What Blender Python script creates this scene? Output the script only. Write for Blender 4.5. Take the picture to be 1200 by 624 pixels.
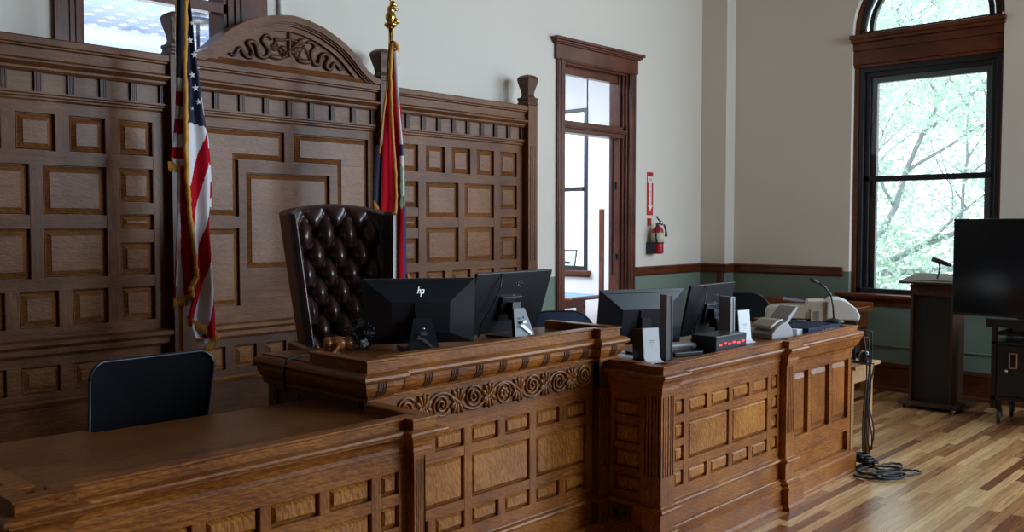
import bpy, math, random
from mathutils import Matrix, Vector
random.seed(7)
for _o in list(bpy.data.objects): bpy.data.objects.remove(_o)
S = bpy.context.scene
COL = S.collection
PI = math.pi
# ------------------------------------------------------------------ camera, world, lights, exposure
cam_d = bpy.data.cameras.new('camera'); cam = bpy.data.objects.new('camera', cam_d); COL.objects.link(cam)
cam_d.sensor_width = 36.0; cam_d.lens = 36.0*1062/1200; cam_d.clip_start = 0.05; cam_d.clip_end = 300
cam.location = (0, 0, 1.75)
cam.rotation_euler = (math.radians(90-2.668), 0, math.radians(43.187-90))
S.camera = cam
S.view_settings.view_transform = 'Standard'; S.view_settings.look = 'None'
S.view_settings.gamma = 1; S.view_settings.use_curve_mapping = False
S.view_settings.exposure = 0.12
W = bpy.data.worlds.new('sky'); S.world = W; W.use_nodes = True
W.node_tree.nodes['Background'].inputs[0].default_value = (0.86, 0.95, 1.0, 1)
W.node_tree.nodes['Background'].inputs[1].default_value = 3.2
def area(name, loc, rot, sx, sy, power, color):
    d = bpy.data.lights.new(name, 'AREA'); d.shape = 'RECTANGLE'; d.size = sx; d.size_y = sy
    d.energy = power; d.color = color
    o = bpy.data.objects.new(name, d); COL.objects.link(o); o.location = loc; o.rotation_euler = rot
    return o
R90 = math.radians(90)
# daylight entering the other tall windows of the right hand wall, which lie outside the picture to the right
EAST = [(0.55, 0.45), (-2.6, 1.0), (-4.4, 0.5)]
for wy, k in EAST:
    area('window_daylight', (9.52, wy, 2.85), (R90, 0, R90), 1.25, 3.4, 300*k, (0.66, 0.84, 1.0))
# daylight from the tall window in the wall behind the camera
area('window_daylight_south', (7.3, -4.9, 3.5), (R90, 0, 0), 2.2, 2.4, 330, (0.66, 0.84, 1.0))
# area lights added to brighten the room beyond the door and its ceiling
area('side_room_fill', (6.0, 9.6, 3.95), (0, 0, 0), 3.5, 4.0, 460, (0.80, 0.88, 1.0))
area('side_room_ceiling_fill', (5.6, 10.5, 2.6), (PI, 0, 0), 3.0, 3.0, 300, (0.80, 0.88, 1.0))
SUN = bpy.data.lights.new('sun', 'SUN'); SUN.energy = 3.0; SUN.angle = math.radians(2); SUN.color = (1, 0.97, 0.9)
so = bpy.data.objects.new('sun', SUN); COL.objects.link(so); so.location = (20, 20, 20)
so.rotation_euler = (math.radians(50), 0, math.radians(150))

# ------------------------------------------------------------------ materials
def nm(name):
    m = bpy.data.materials.new(name); m.use_nodes = True
    nt = m.node_tree; b = nt.nodes['Principled BSDF']
    return m, nt, b
def plain(name, col, rough=0.5, metal=0.0, coat=0.0, noise=0.0, spec=None):
    m, nt, b = nm(name)
    b.inputs['Base Color'].default_value = (*col, 1); b.inputs['Roughness'].default_value = rough
    b.inputs['Metallic'].default_value = metal; b.inputs['Coat Weight'].default_value = coat
    if spec is not None: b.inputs['Specular IOR Level'].default_value = spec
    if noise:
        t = nt.nodes.new('ShaderNodeTexCoord'); n = nt.nodes.new('ShaderNodeTexNoise'); n.inputs['Scale'].default_value = 14
        r = nt.nodes.new('ShaderNodeMixRGB'); r.inputs[1].default_value = (*[c*(1-noise) for c in col], 1)
        r.inputs[2].default_value = (*[min(1, c*(1+noise)) for c in col], 1)
        nt.links.new(t.outputs['Object'], n.inputs['Vector']); nt.links.new(n.outputs['Fac'], r.inputs[0])
        nt.links.new(r.outputs[0], b.inputs['Base Color'])
    return m
def wood(name, dark, mid, light, axis, rough=0.42, scale=1.0, fig=0.22, coat=0.15):
    m, nt, b = nm(name); L = nt.links.new; N = nt.nodes.new
    t = N('ShaderNodeTexCoord'); mp = N('ShaderNodeMapping')
    s = [48*scale]*3; s[axis] = 2.2*scale
    mp.inputs['Scale'].default_value = s
    n1 = N('ShaderNodeTexNoise'); n1.inputs['Scale'].default_value = 2.2; n1.inputs['Detail'].default_value = 9; n1.inputs['Distortion'].default_value = 1.4
    L(t.outputs['Object'], mp.inputs['Vector']); L(mp.outputs[0], n1.inputs['Vector'])
    n2 = N('ShaderNodeTexNoise'); n2.inputs['Scale'].default_value = 3.0*scale; n2.inputs['Detail'].default_value = 3
    L(t.outputs['Object'], n2.inputs['Vector'])
    w = N('ShaderNodeTexWave'); w.wave_type = 'BANDS'; w.bands_direction = 'DIAGONAL'
    w.inputs['Scale'].default_value = 4.0; w.inputs['Distortion'].default_value = 9; w.inputs['Detail'].default_value = 4; w.inputs['Detail Scale'].default_value = 2.2
    mw = N('ShaderNodeMapping'); sw = [7.0*scale]*3; sw[axis] = 2.4*scale; mw.inputs['Scale'].default_value = sw; L(t.outputs['Object'], mw.inputs['Vector']); L(mw.outputs[0], w.inputs['Vector'])
    a = N('ShaderNodeMath'); a.operation = 'MULTIPLY_ADD'; a.inputs[1].default_value = fig*0.55; L(w.outputs['Fac'], a.inputs[0])
    c = N('ShaderNodeMath'); c.operation = 'MULTIPLY'; c.inputs[1].default_value = 0.55; L(n1.outputs['Fac'], c.inputs[0]); L(c.outputs[0], a.inputs[2])
    d = N('ShaderNodeMath'); d.operation = 'MULTIPLY_ADD'; d.inputs[1].default_value = 0.5; L(n2.outputs['Fac'], d.inputs[0]); L(a.outputs[0], d.inputs[2])
    r = N('ShaderNodeValToRGB'); r.color_ramp.elements[0].position = 0.36; r.color_ramp.elements[0].color = (*dark, 1)
    r.color_ramp.elements[1].position = 0.82; r.color_ramp.elements[1].color = (*light, 1)
    e = r.color_ramp.elements.new(0.58); e.color = (*mid, 1)
    L(d.outputs[0], r.inputs[0]); L(r.outputs[0], b.inputs['Base Color'])
    b.inputs['Roughness'].default_value = rough; b.inputs['Coat Weight'].default_value = coat*0.4; b.inputs['Coat Roughness'].default_value = 0.2; b.inputs['Specular IOR Level'].default_value = 0.28
    bp = N('ShaderNodeBump'); bp.inputs['Strength'].default_value = 0.12; bp.inputs['Distance'].default_value = 0.004
    L(n1.outputs['Fac'], bp.inputs['Height']); L(bp.outputs[0], b.inputs['Normal'])
    return m
OD, OM, OL = (0.075, 0.019, 0.003), (0.25, 0.075, 0.010), (0.46, 0.18, 0.032)
oak_x = wood('oak_grain_along', OD, OM, OL, 0)
oak_y = wood('oak_grain_deep', OD, OM, OL, 1)
oak_z = wood('oak_grain_upright', OD, OM, OL, 2)
oak_fig = wood('oak_figured', (0.10, 0.027, 0.004), (0.29, 0.095, 0.013), (0.50, 0.205, 0.040), 2, fig=0.38, rough=0.36)
oak_top = wood('oak_worktop', (0.075, 0.022, 0.004), (0.16, 0.052, 0.010), (0.29, 0.115, 0.026), 0, rough=0.34, fig=0.3)
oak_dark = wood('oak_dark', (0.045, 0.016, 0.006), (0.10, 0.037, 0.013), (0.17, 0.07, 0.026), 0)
SD, SM_, SL = (0.068, 0.019, 0.005), (0.175, 0.060, 0.018), (0.31, 0.128, 0.045)
scr_x = wood('screen_oak_along', SD, SM_, SL, 0, rough=0.45, fig=0.15)
scr_z = wood('screen_oak_upright', SD, SM_, SL, 2, rough=0.45, fig=0.15)
scr_p = wood('screen_oak_panel', (0.085, 0.025, 0.006), (0.20, 0.068, 0.018), (0.31, 0.125, 0.042), 0, rough=0.38, fig=0.35)
scr_d = wood('screen_oak_dark', (0.05, 0.018, 0.009), (0.10, 0.038, 0.018), (0.16, 0.07, 0.035), 0, rough=0.4, fig=0.15)
mahog_x = wood('mahogany_along', (0.05, 0.012, 0.005), (0.14, 0.036, 0.014), (0.24, 0.07, 0.028), 0, rough=0.3, fig=0.1, coat=0.3)
mahog_y = wood('mahogany_deep', (0.04, 0.010, 0.004), (0.13, 0.034, 0.011), (0.22, 0.065, 0.022), 1, rough=0.35, fig=0.1, coat=0.3)
mahog_z = wood('mahogany_upright', (0.055, 0.016, 0.010), (0.14, 0.042, 0.024), (0.24, 0.08, 0.045), 2, rough=0.3, fig=0.1, coat=0.3)
pale_oak = wood('pale_oak', (0.30, 0.15, 0.06), (0.42, 0.23, 0.11), (0.55, 0.33, 0.18), 0)
def wallmat():
    m, nt, b = nm('wall_paint'); N = nt.nodes.new; L = nt.links.new
    g = N('ShaderNodeNewGeometry'); sx = N('ShaderNodeSeparateXYZ'); L(g.outputs['Position'], sx.inputs[0])
    c = N('ShaderNodeMath'); c.operation = 'GREATER_THAN'; c.inputs[1].default_value = 1.235; L(sx.outputs['Z'], c.inputs[0])
    n = N('ShaderNodeTexNoise'); n.inputs['Scale'].default_value = 1.2; n.inputs['Detail'].default_value = 4
    mx = N('ShaderNodeMixRGB'); mx.inputs[1].default_value = (0.17, 0.225, 0.175, 1); L(c.outputs[0], mx.inputs[0])
    m2 = N('ShaderNodeMixRGB'); m2.inputs[1].default_value = (0.76, 0.69, 0.60, 1); m2.inputs[2].default_value = (0.80, 0.735, 0.65, 1)
    t = N('ShaderNodeTexCoord'); L(t.outputs['Object'], n.inputs['Vector'])
    L(n.outputs['Fac'], m2.inputs[0]); L(m2.outputs[0], mx.inputs[2]); L(mx.outputs[0], b.inputs['Base Color'])
    b.inputs['Roughness'].default_value = 0.62
    n3 = N('ShaderNodeTexNoise'); n3.inputs['Scale'].default_value = 120
    bp = N('ShaderNodeBump'); bp.inputs['Strength'].default_value = 0.06; bp.inputs['Distance'].default_value = 0.002
    L(n3.outputs['Fac'], bp.inputs['Height']); L(bp.outputs[0], b.inputs['Normal'])
    return m
wall_m = wallmat()
white_wall = plain('white_paint', (0.80, 0.83, 0.86), 0.6)
ceil_m = plain('ceiling_low_bounce', (0.22, 0.16, 0.12), 0.8)  # unseen ceiling, made dark to cut light bounced into the room
far_wall_m = plain('far_wall_low_bounce', (0.09, 0.065, 0.05), 0.8)  # unseen left and front walls, darkened to weaken bounced light
def floormat():
    m, nt, b = nm('plank_floor'); N = nt.nodes.new; L = nt.links.new
    def M(op, a, bb=None):
        n = N('ShaderNodeMath'); n.operation = op
        for i, v in enumerate((a, bb)):
            if v is None: continue
            if isinstance(v, (int, float)): n.inputs[i].default_value = v
            else: L(v, n.inputs[i])
        return n.outputs[0]
    t = N('ShaderNodeTexCoord'); s = N('ShaderNodeSeparateXYZ'); L(t.outputs['Object'], s.inputs[0])
    X, Y = s.outputs['X'], s.outputs['Y']
    ry = M('DIVIDE', Y, 0.062); row = M('FLOOR', ry); fy = M('FRACT', ry)
    w1 = N('ShaderNodeTexWhiteNoise'); w1.noise_dimensions = '1D'; L(row, w1.inputs['W'])
    rx = M('ADD', M('DIVIDE', X, 1.15), M('MULTIPLY', w1.outputs['Value'], 7.3)); colx = M('FLOOR', rx); fx = M('FRACT', rx)
    cb = N('ShaderNodeCombineXYZ'); L(row, cb.inputs[0]); L(colx, cb.inputs[1])
    w2 = N('ShaderNodeTexWhiteNoise'); w2.noise_dimensions = '3D'; L(cb.outputs[0], w2.inputs['Vector'])
    r = N('ShaderNodeValToRGB'); cr = r.color_ramp
    cr.elements[0].position = 0; cr.elements[0].color = (0.20, 0.072, 0.03, 1)
    cr.elements[1].position = 1; cr.elements[1].color = (0.72, 0.47, 0.23, 1)
    for p, c in ((0.16, (0.28, 0.11, 0.045)), (0.3, (0.42, 0.205, 0.085)), (0.55, (0.54, 0.30, 0.13)), (0.8, (0.64, 0.39, 0.18))):
        e = cr.elements.new(p); e.color = (*c, 1)
    L(w2.outputs['Value'], r.inputs[0])
    mp = N('ShaderNodeMapping'); mp.inputs['Scale'].default_value = (1.2, 30, 1); L(t.outputs['Object'], mp.inputs['Vector'])
    n = N('ShaderNodeTexNoise'); n.inputs['Scale'].default_value = 2.5; n.inputs['Detail'].default_value = 7; n.inputs['Distortion'].default_value = 1.0
    L(mp.outputs[0], n.inputs['Vector'])
    mul = N('ShaderNodeMixRGB'); mul.blend_type = 'MULTIPLY'; mul.inputs[0].default_value = 1
    g = N('ShaderNodeValToRGB'); g.color_ramp.elements[0].position = 0.3; g.color_ramp.elements[0].color = (0.62, 0.56, 0.5, 1)
    g.color_ramp.elements[1].position = 0.62; g.color_ramp.elements[1].color = (1.1, 1.08, 1.05, 1)
    L(n.outputs['Fac'], g.inputs[0]); L(r.outputs[0], mul.inputs[1]); L(g.outputs[0], mul.inputs[2])
    seam = M('MAXIMUM', M('LESS_THAN', fy, 0.03), M('LESS_THAN', fx, 0.003))
    m3 = N('ShaderNodeMixRGB'); m3.inputs[2].default_value = (0.08, 0.04, 0.02, 1); L(M('MULTIPLY', seam, 0.65), m3.inputs[0]); L(mul.outputs[0], m3.inputs[1])
    L(m3.outputs[0], b.inputs['Base Color']); b.inputs['Roughness'].default_value = 0.27
    b.inputs['Coat Weight'].default_value = 0.3; b.inputs['Coat Roughness'].default_value = 0.18
    bp = N('ShaderNodeBump'); bp.inputs['Strength'].default_value = 0.08; bp.inputs['Distance'].default_value = 0.003
    L(n.outputs['Fac'], bp.inputs['Height']); L(bp.outputs[0], b.inputs['Normal'])
    return m
floor_m = floormat()
black_pl = plain('black_plastic', (0.012, 0.013, 0.016), 0.38)
black_gl = plain('black_gloss', (0.006, 0.007, 0.009), 0.08)
dark_pl = plain('charcoal_plastic', (0.014, 0.018, 0.026), 0.34)
mesh_m = plain('black_mesh_fabric', (0.0035, 0.004, 0.006), 0.85, spec=0.15)
navy_m = plain('navy_fabric', (0.012, 0.022, 0.060), 0.8)
silver = plain('silver', (0.6, 0.62, 0.65), 0.3, 0.9)
chrome = plain('chrome', (0.75, 0.77, 0.8), 0.12, 1.0)
brass = plain('polished_brass', (0.78, 0.52, 0.14), 0.2, 1.0)
white_pl = plain('white_plastic', (0.72, 0.74, 0.76), 0.35)
beige_pl = plain('beige_plastic', (0.62, 0.56, 0.46), 0.45)
offwhite = plain('offwhite_plastic', (0.80, 0.79, 0.75), 0.4)
grey_pl = plain('grey_plastic', (0.23, 0.23, 0.25), 0.45)
leather = plain('oxblood_leather', (0.040, 0.013, 0.012), 0.30, coat=0.25, noise=0.3)
paper = plain('paper', (0.72, 0.73, 0.75), 0.7)
red_m = plain('red_enamel', (0.42, 0.012, 0.018), 0.3)
red_vinyl = plain('red_vinyl', (0.55, 0.02, 0.02), 0.45)
white_v = plain('white_vinyl', (0.82, 0.82, 0.80), 0.45)
yellow_v = plain('yellow_print', (0.75, 0.62, 0.06), 0.5)
rubber = plain('rubber', (0.01, 0.01, 0.011), 0.6)
blue_box = plain('dark_blue_metal', (0.004, 0.009, 0.040), 0.6, spec=0.2)
steel_k = plain('black_steel', (0.010, 0.010, 0.011), 0.4, 0.2)
cloth_red = plain('flag_red', (0.42, 0.004, 0.014), 0.85, noise=0.12, spec=0.1)
cloth_white = plain('flag_white', (0.74, 0.72, 0.76), 0.7)
cloth_blue = plain('flag_navy', (0.006, 0.010, 0.045), 0.7)
cloth_gold = plain('gold_fringe', (0.60, 0.27, 0.02), 0.6, noise=0.35)
olive_m = plain('seal_colours', (0.16, 0.20, 0.13), 0.7, noise=0.9)
bronze = plain('bronze_plate', (0.10, 0.06, 0.03), 0.35, 0.6)
def emit(name, col, s):
    m, nt, b = nm(name); b.inputs['Base Color'].default_value = (*col, 1)
    b.inputs['Emission Color'].default_value = (*col, 1); b.inputs['Emission Strength'].default_value = s
    return m
led_red = emit('red_led', (1, 0.02, 0.03), 2.5)
logo_w = emit('logo_white', (0.85, 0.92, 1.0), 0.9)
def glassm():
    m, nt, b = nm('window_glass'); nt.nodes.remove(b)
    o = nt.nodes['Material Output']; t = nt.nodes.new('ShaderNodeBsdfTransparent'); g = nt.nodes.new('ShaderNodeBsdfGlossy')
    g.inputs['Roughness'].default_value = 0.02; x = nt.nodes.new('ShaderNodeMixShader'); f = nt.nodes.new('ShaderNodeFresnel')
    f.inputs['IOR'].default_value = 1.35; t.inputs[0].default_value = (0.96, 0.98, 0.98, 1); f = nt.nodes.new('ShaderNodeValue'); f.outputs[0].default_value = 0.05
    nt.links.new(f.outputs[0], x.inputs[0]); nt.links.new(t.outputs[0], x.inputs[1]); nt.links.new(g.outputs[0], x.inputs[2])
    nt.links.new(x.outputs[0], o.inputs['Surface']); return m
glass = glassm()
def leafm():
    m, nt, b = nm('leaf'); nt.nodes.remove(b); N = nt.nodes.new; L = nt.links.new
    o = nt.nodes['Material Output']; d = N('ShaderNodeBsdfDiffuse'); t = N('ShaderNodeBsdfTranslucent'); x = N('ShaderNodeMixShader'); x.inputs[0].default_value = 0.5
    tc = N('ShaderNodeTexCoord'); n = N('ShaderNodeTexNoise'); n.inputs['Scale'].default_value = 1.7; L(tc.outputs['Object'], n.inputs['Vector'])
    r = N('ShaderNodeValToRGB'); r.color_ramp.elements[0].position = 0.3; r.color_ramp.elements[0].color = (0.42, 0.54, 0.47, 1)
    r.color_ramp.elements[1].position = 0.7; r.color_ramp.elements[1].color = (0.66, 0.80, 0.73, 1); L(n.outputs['Fac'], r.inputs[0])
    for s in (d, t): L(r.outputs[0], s.inputs['Color'])
    L(d.outputs[0], x.inputs[1]); L(t.outputs[0], x.inputs[2]); L(x.outputs[0], o.inputs['Surface']); return m
leaf_m = leafm()
bark_m = plain('pale_bark', (0.30, 0.33, 0.36), 0.9, noise=0.3)
def tinm():
    m, nt, b = nm('pressed_tin'); N = nt.nodes.new; L = nt.links.new
    t = N('ShaderNodeTexCoord'); mp = N('ShaderNodeMapping'); mp.inputs['Scale'].default_value = (3.3, 3.3, 3.3); L(t.outputs['Object'], mp.inputs['Vector'])
    v = N('ShaderNodeTexVoronoi'); v.feature = 'F1'; v.distance = 'MINKOWSKI'; v.inputs['Exponent'].default_value = 0.6; v.inputs['Randomness'].default_value = 0.0; v.inputs['Scale'].default_value = 1.0
    L(mp.outputs[0], v.inputs['Vector'])
    r = N('ShaderNodeValToRGB'); r.color_ramp.interpolation = 'EASE'; r.color_ramp.elements[0].position = 0.34; r.color_ramp.elements[0].color = (0.88, 0.9, 0.92, 1)
    r.color_ramp.elements[1].position = 0.46; r.color_ramp.elements[1].color = (0.20, 0.27, 0.42, 1); dv = N('ShaderNodeMath'); dv.operation = 'MULTIPLY'; dv.inputs[1].default_value = 0.5; L(v.outputs['Distance'], dv.inputs[0]); L(dv.outputs[0], r.inputs[0])
    L(r.outputs[0], b.inputs['Base Color']); b.inputs['Roughness'].default_value = 0.4; return m
tin_m = tinm()

# ------------------------------------------------------------------ mesh helpers
class MB:
    def __init__(s): s.v = []; s.f = []; s.mi = []; s.sm = []; s.M = Matrix.Identity(4)
    def add(s, vs, fs, mi=0, sm=False):
        n = len(s.v); M = s.M
        s.v += [tuple(M @ Vector(p)) for p in vs]
        for f in fs: s.f.append(tuple(i+n for i in f)); s.mi.append(mi); s.sm.append(sm)
        return s
    def box(s, x0, x1, y0, y1, z0, z1, mi=0):
        return s.add([(x0,y0,z0),(x1,y0,z0),(x1,y1,z0),(x0,y1,z0),(x0,y0,z1),(x1,y0,z1),(x1,y1,z1),(x0,y1,z1)],
                     [(3,2,1,0),(4,5,6,7),(0,1,5,4),(1,2,6,5),(2,3,7,6),(3,0,4,7)], mi)
    def prism(s, pts, a0, a1, axis='y', mi=0):   # pts in the plane perpendicular to axis
        def P(p, a): return {'y': (p[0], a, p[1]), 'x': (a, p[0], p[1]), 'z': (p[0], p[1], a)}[axis]
        n = len(pts); vs = [P(p, a0) for p in pts]+[P(p, a1) for p in pts]
        fs = [tuple(range(n))[::-1], tuple(range(n, 2*n))]+[(i, (i+1) % n, n+(i+1) % n, n+i) for i in range(n)]
        return s.add(vs, fs, mi)
    def tube(s, pts, r, n=8, mi=0, caps=True):
        pts = [Vector(p) for p in pts]; R = r if isinstance(r, (list, tuple)) else [r]*len(pts)
        vs = []; fs = []; prev = None
        for i, p in enumerate(pts):
            t = (pts[min(i+1, len(pts)-1)]-pts[max(i-1, 0)])
            t = t.normalized() if t.length > 1e-9 else Vector((0, 0, 1))
            if prev is None:
                a = Vector((0, 0, 1)) if abs(t.z) < 0.9 else Vector((1, 0, 0)); u = t.cross(a).normalized()
            else: u = (prev-t*prev.dot(t)).normalized()
            prev = u; w = t.cross(u)
            for k in range(n):
                a = 2*PI*k/n; vs.append(tuple(p+(u*math.cos(a)+w*math.sin(a))*R[i]))
        for i in range(len(pts)-1):
            for k in range(n): fs.append((i*n+k, i*n+(k+1) % n, (i+1)*n+(k+1) % n, (i+1)*n+k))
        if caps: fs.append(tuple(range(n))[::-1]); fs.append(tuple(range((len(pts)-1)*n, len(pts)*n)))
        return s.add(vs, fs, mi, True)
    def lathe(s, prof, c=(0, 0, 0), n=20, mi=0, sm=True, rot=0.0):      # prof: (r, z), about z
        vs = []; fs = []
        for r, z in prof:
            for k in range(n):
                a = rot+2*PI*k/n; vs.append((c[0]+r*math.cos(a), c[1]+r*math.sin(a), c[2]+z))
        for i in range(len(prof)-1):
            for k in range(n): fs.append((i*n+k, i*n+(k+1) % n, (i+1)*n+(k+1) % n, (i+1)*n+k))
        fs.append(tuple(range(n))[::-1]); fs.append(tuple(range((len(prof)-1)*n, len(prof)*n)))
        return s.add(vs, fs, mi, sm)
    def grid(s, fn, nu, nv, mi=0, sm=True, cfn=None):
        vs = [fn(i/nu, j/nv) for j in range(nv+1) for i in range(nu+1)]; n = len(s.v)
        s.v += [tuple(s.M @ Vector(p)) for p in vs]
        for j in range(nv):
            for i in range(nu):
                a = n+j*(nu+1)+i; s.f.append((a, a+1, a+nu+2, a+nu+1))
                s.mi.append(cfn((i+.5)/nu, (j+.5)/nv) if cfn else mi); s.sm.append(sm)
        return s
    def sphere(s, c, r, n=16, mi=0, sq=(1, 1, 1)):
        def fn(u, v):
            a = 2*PI*u; b = PI*(v-.5); return (c[0]+r*sq[0]*math.cos(b)*math.cos(a), c[1]+r*sq[1]*math.cos(b)*math.sin(a), c[2]+r*sq[2]*math.sin(b))
        return s.grid(fn, n, max(4, n//2), mi)
def offs(path, o):
    # offset an open plan path outward (to the right of travel) with mitres
    out = []; n = len(path)
    nr = []
    for i in range(n-1):
        dx, dy = path[i+1][0]-path[i][0], path[i+1][1]-path[i][1]; l = math.hypot(dx, dy); nr.append((dy/l, -dx/l))
    for i in range(n):
        a = nr[max(i-1, 0)]; b = nr[min(i, n-2)]
        k = 1+a[0]*b[0]+a[1]*b[1]
        out.append((path[i][0]+(a[0]+b[0])*o/k, path[i][1]+(a[1]+b[1])*o/k))
    return out
def sweep(mb, path, prof, mi=0):
    m = len(prof); cols = [offs(path, o) for o, z in prof]; n = len(path)
    vs = [(cols[j][i][0], cols[j][i][1], prof[j][1]) for i in range(n) for j in range(m)]
    fs = [(i*m+j, (i+1)*m+j, (i+1)*m+(j+1) % m, i*m+(j+1) % m) for i in range(n-1) for j in range(m)]
    fs += [tuple(range(m)), tuple(range((n-1)*m, n*m))[::-1]]
    return mb.add(vs, fs, mi)
ROOT = {}
def thing(name, label, cat, loc, group=None):
    o = bpy.data.objects.new(name, None); COL.objects.link(o); o.location = loc; o.empty_display_size = 0.1
    o['label'] = label; o['category'] = cat
    if group: o['group'] = group
    ROOT[o.name] = Vector(loc); return o
def mesh_obj(name, mb, mats, base, bevel=0, sub=0):
    me = bpy.data.meshes.new(name)
    me.from_pydata([tuple(Vector(p)-base) for p in mb.v], [], mb.f)
    for m in (mats if isinstance(mats, (list, tuple)) else [mats]): me.materials.append(m)
    me.polygons.foreach_set('material_index', mb.mi); me.polygons.foreach_set('use_smooth', mb.sm)
    me.update(); me.validate()
    o = bpy.data.objects.new(name, me); COL.objects.link(o)
    if bevel:
        b = o.modifiers.new('bevel', 'BEVEL'); b.width = bevel; b.segments = 2; b.limit_method = 'ANGLE'; b.angle_limit = math.radians(35)
    if sub:
        s = o.modifiers.new('smooth', 'SUBSURF'); s.levels = sub; s.render_levels = sub
    return o
def part(name, mb, mats, parent, label=None, bevel=0, sub=0, kind=None):
    base = ROOT[parent.name]
    o = mesh_obj(name, mb, mats, base, bevel, sub); o.parent = parent; ROOT[o.name] = base
    if label: o['label'] = label
    if kind: o['kind'] = kind
    return o
def solo(name, mb, mats, label, cat, loc, group=None, bevel=0, sub=0):
    o = mesh_obj(name, mb, mats, Vector(loc), bevel, sub); o.location = loc; o['label'] = label; o['category'] = cat
    if group: o['group'] = group
    ROOT[o.name] = Vector(loc); return o
def struct(name, mb, mats, bevel=0):
    o = mesh_obj(name, mb, mats, Vector((0, 0, 0)), bevel); o['kind'] = 'structure'; ROOT[o.name] = Vector((0, 0, 0)); return o
class Face:
    """local frame of a vertical face: s along, z up, o outward"""
    def __init__(f, P0, P1):
        dx, dy = P1[0]-P0[0], P1[1]-P0[1]; l = math.hypot(dx, dy)
        f.P = P0; f.u = (dx/l, dy/l); f.n = (dy/l, -dx/l); f.L = l
    def __call__(f, s, z, o): return (f.P[0]+f.u[0]*s+f.n[0]*o, f.P[1]+f.u[1]*s+f.n[1]*o, z)
def frame(mb, F, s0, s1, z0, z1, ops, depth, mi=0, back=True):
    ss = sorted(set([s0, s1]+[v for r in ops for v in r[:2]])); zz = sorted(set([z0, z1]+[v for r in ops for v in r[2:]]))
    for i in range(len(ss)-1):
        for j in range(len(zz)-1):
            cs, cz = (ss[i]+ss[i+1])/2, (zz[j]+zz[j+1])/2
            if any(r[0] < cs < r[1] and r[2] < cz < r[3] for r in ops): continue
            mb.add([F(ss[i], zz[j], 0), F(ss[i+1], zz[j], 0), F(ss[i+1], zz[j+1], 0), F(ss[i], zz[j+1], 0)], [(0, 1, 2, 3)], mi)
    for a, b, c, d in ops:
        q = [(a, c), (b, c), (b, d), (a, d)]
        mb.add([F(s, z, 0) for s, z in q]+[F(s, z, -depth) for s, z in q], [(i, i+4, (i+1) % 4+4, (i+1) % 4) for i in range(4)]+([(4, 5, 6, 7)] if back else []), mi)
def raised(F, a, b, c, d, steps):
    """raised panel: steps = [(inset, offset)...] from opening edge to the flat centre"""
    mb = MB(); n = len(steps); vs = []
    for ins, o in steps: vs += [F(a+ins, c+ins, o), F(b-ins, c+ins, o), F(b-ins, d-ins, o), F(a+ins, d-ins, o)]
    fs = [(4*k+i, 4*k+(i+1) % 4, 4*k+4+(i+1) % 4, 4*k+4+i) for k in range(n-1) for i in range(4)]
    fs += [(4*n-4, 4*n-3, 4*n-2, 4*n-1)]
    return mb.add(vs, fs)
BENCH = [(0.001, -0.020), (0.004, -0.020), (0.005, -0.016), (0.019, -0.002)]
SCREEN = [(0.001, -0.028), (0.006, -0.028), (0.010, -0.018), (0.016, -0.022), (0.040, -0.010), (0.042, -0.006)]
def xzframe(x0, x1, y): return Face((x0, y), (x1, y))
# flag drape tables (metres)
US_LEFT = [(2.577,3.207,2.625,3.216),(2.567,3.057,2.622,3.067),(2.557,2.809,2.623,2.819),(2.553,2.611,2.614,2.618),(2.542,2.411,2.608,2.417),(2.523,2.236,2.607,2.242),(2.503,2.136,2.606,2.141),(2.556,2.059,2.604,2.061)]
US_BACK = [(2.557,2.089,2.621,2.092),(2.549,1.963,2.624,1.965),(2.54,1.813,2.643,1.814),(2.534,1.712,2.647,1.712),(2.521,1.562,2.655,1.559),(2.51,1.386,2.652,1.379),(2.506,1.321,2.64,1.313)]
US_FRONT = [(2.594,3.201,2.615,3.205),(2.591,3.053,2.62,3.059),(2.591,2.916,2.636,2.923),(2.591,2.758,2.647,2.766),(2.586,2.609,2.671,2.619),(2.581,2.485,2.683,2.495),(2.581,2.361,2.702,2.371),(2.582,2.237,2.722,2.246),(2.582,2.088,2.73,2.094),(2.583,1.988,2.734,1.993),(2.596,1.813,2.726,1.814),(2.61,1.712,2.724,1.712),(2.618,1.561,2.735,1.558),(2.626,1.383,2.749,1.377),(2.569,1.199,2.757,1.185),(2.609,1.074,2.763,1.06)]
US_RIGHT = [(2.682,2.515,2.709,2.518),(2.685,2.374,2.729,2.377),(2.705,2.248,2.754,2.252),(2.719,2.096,2.766,2.098),(2.728,1.994,2.771,1.995),(2.731,1.85,2.776,1.851)]
US_FB = [[(2.578,2.331),(2.616,2.344),(2.674,2.329),(2.707,2.321)],[(2.571,1.938),(2.598,1.973),(2.684,2.234),(2.723,2.322)],[(2.565,1.602),(2.615,1.727),(2.697,2.047),(2.743,2.171)],[(2.594,1.41),(2.645,1.57),(2.703,1.773),(2.756,1.942)],[(2.545,1.06),(2.617,1.19),(2.733,1.568),(2.763,1.711)],[(2.663,1.048),(2.704,1.158),(2.749,1.367),(2.776,1.505)]]
US_BB = [[(2.562,2.089),(2.553,1.863),(2.553,1.561),(2.586,1.312)],[(2.552,2.088),(2.542,1.813),(2.526,1.562),(2.517,1.316)]]
US_LZ = [2.608,2.528,2.443,2.364,2.279,2.199,2.134]
US_RZ = [2.522,2.405,2.303,2.2,2.097,1.995,1.897]
US_STARS = [(2.603,2.818,0.027),(2.628,2.738,0.027),(2.613,2.619,0.027),(2.632,2.545,0.029),(2.65,2.467,0.025),(2.618,2.919,0.02),(2.651,2.666,0.017),(2.609,2.423,0.015)]
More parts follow.
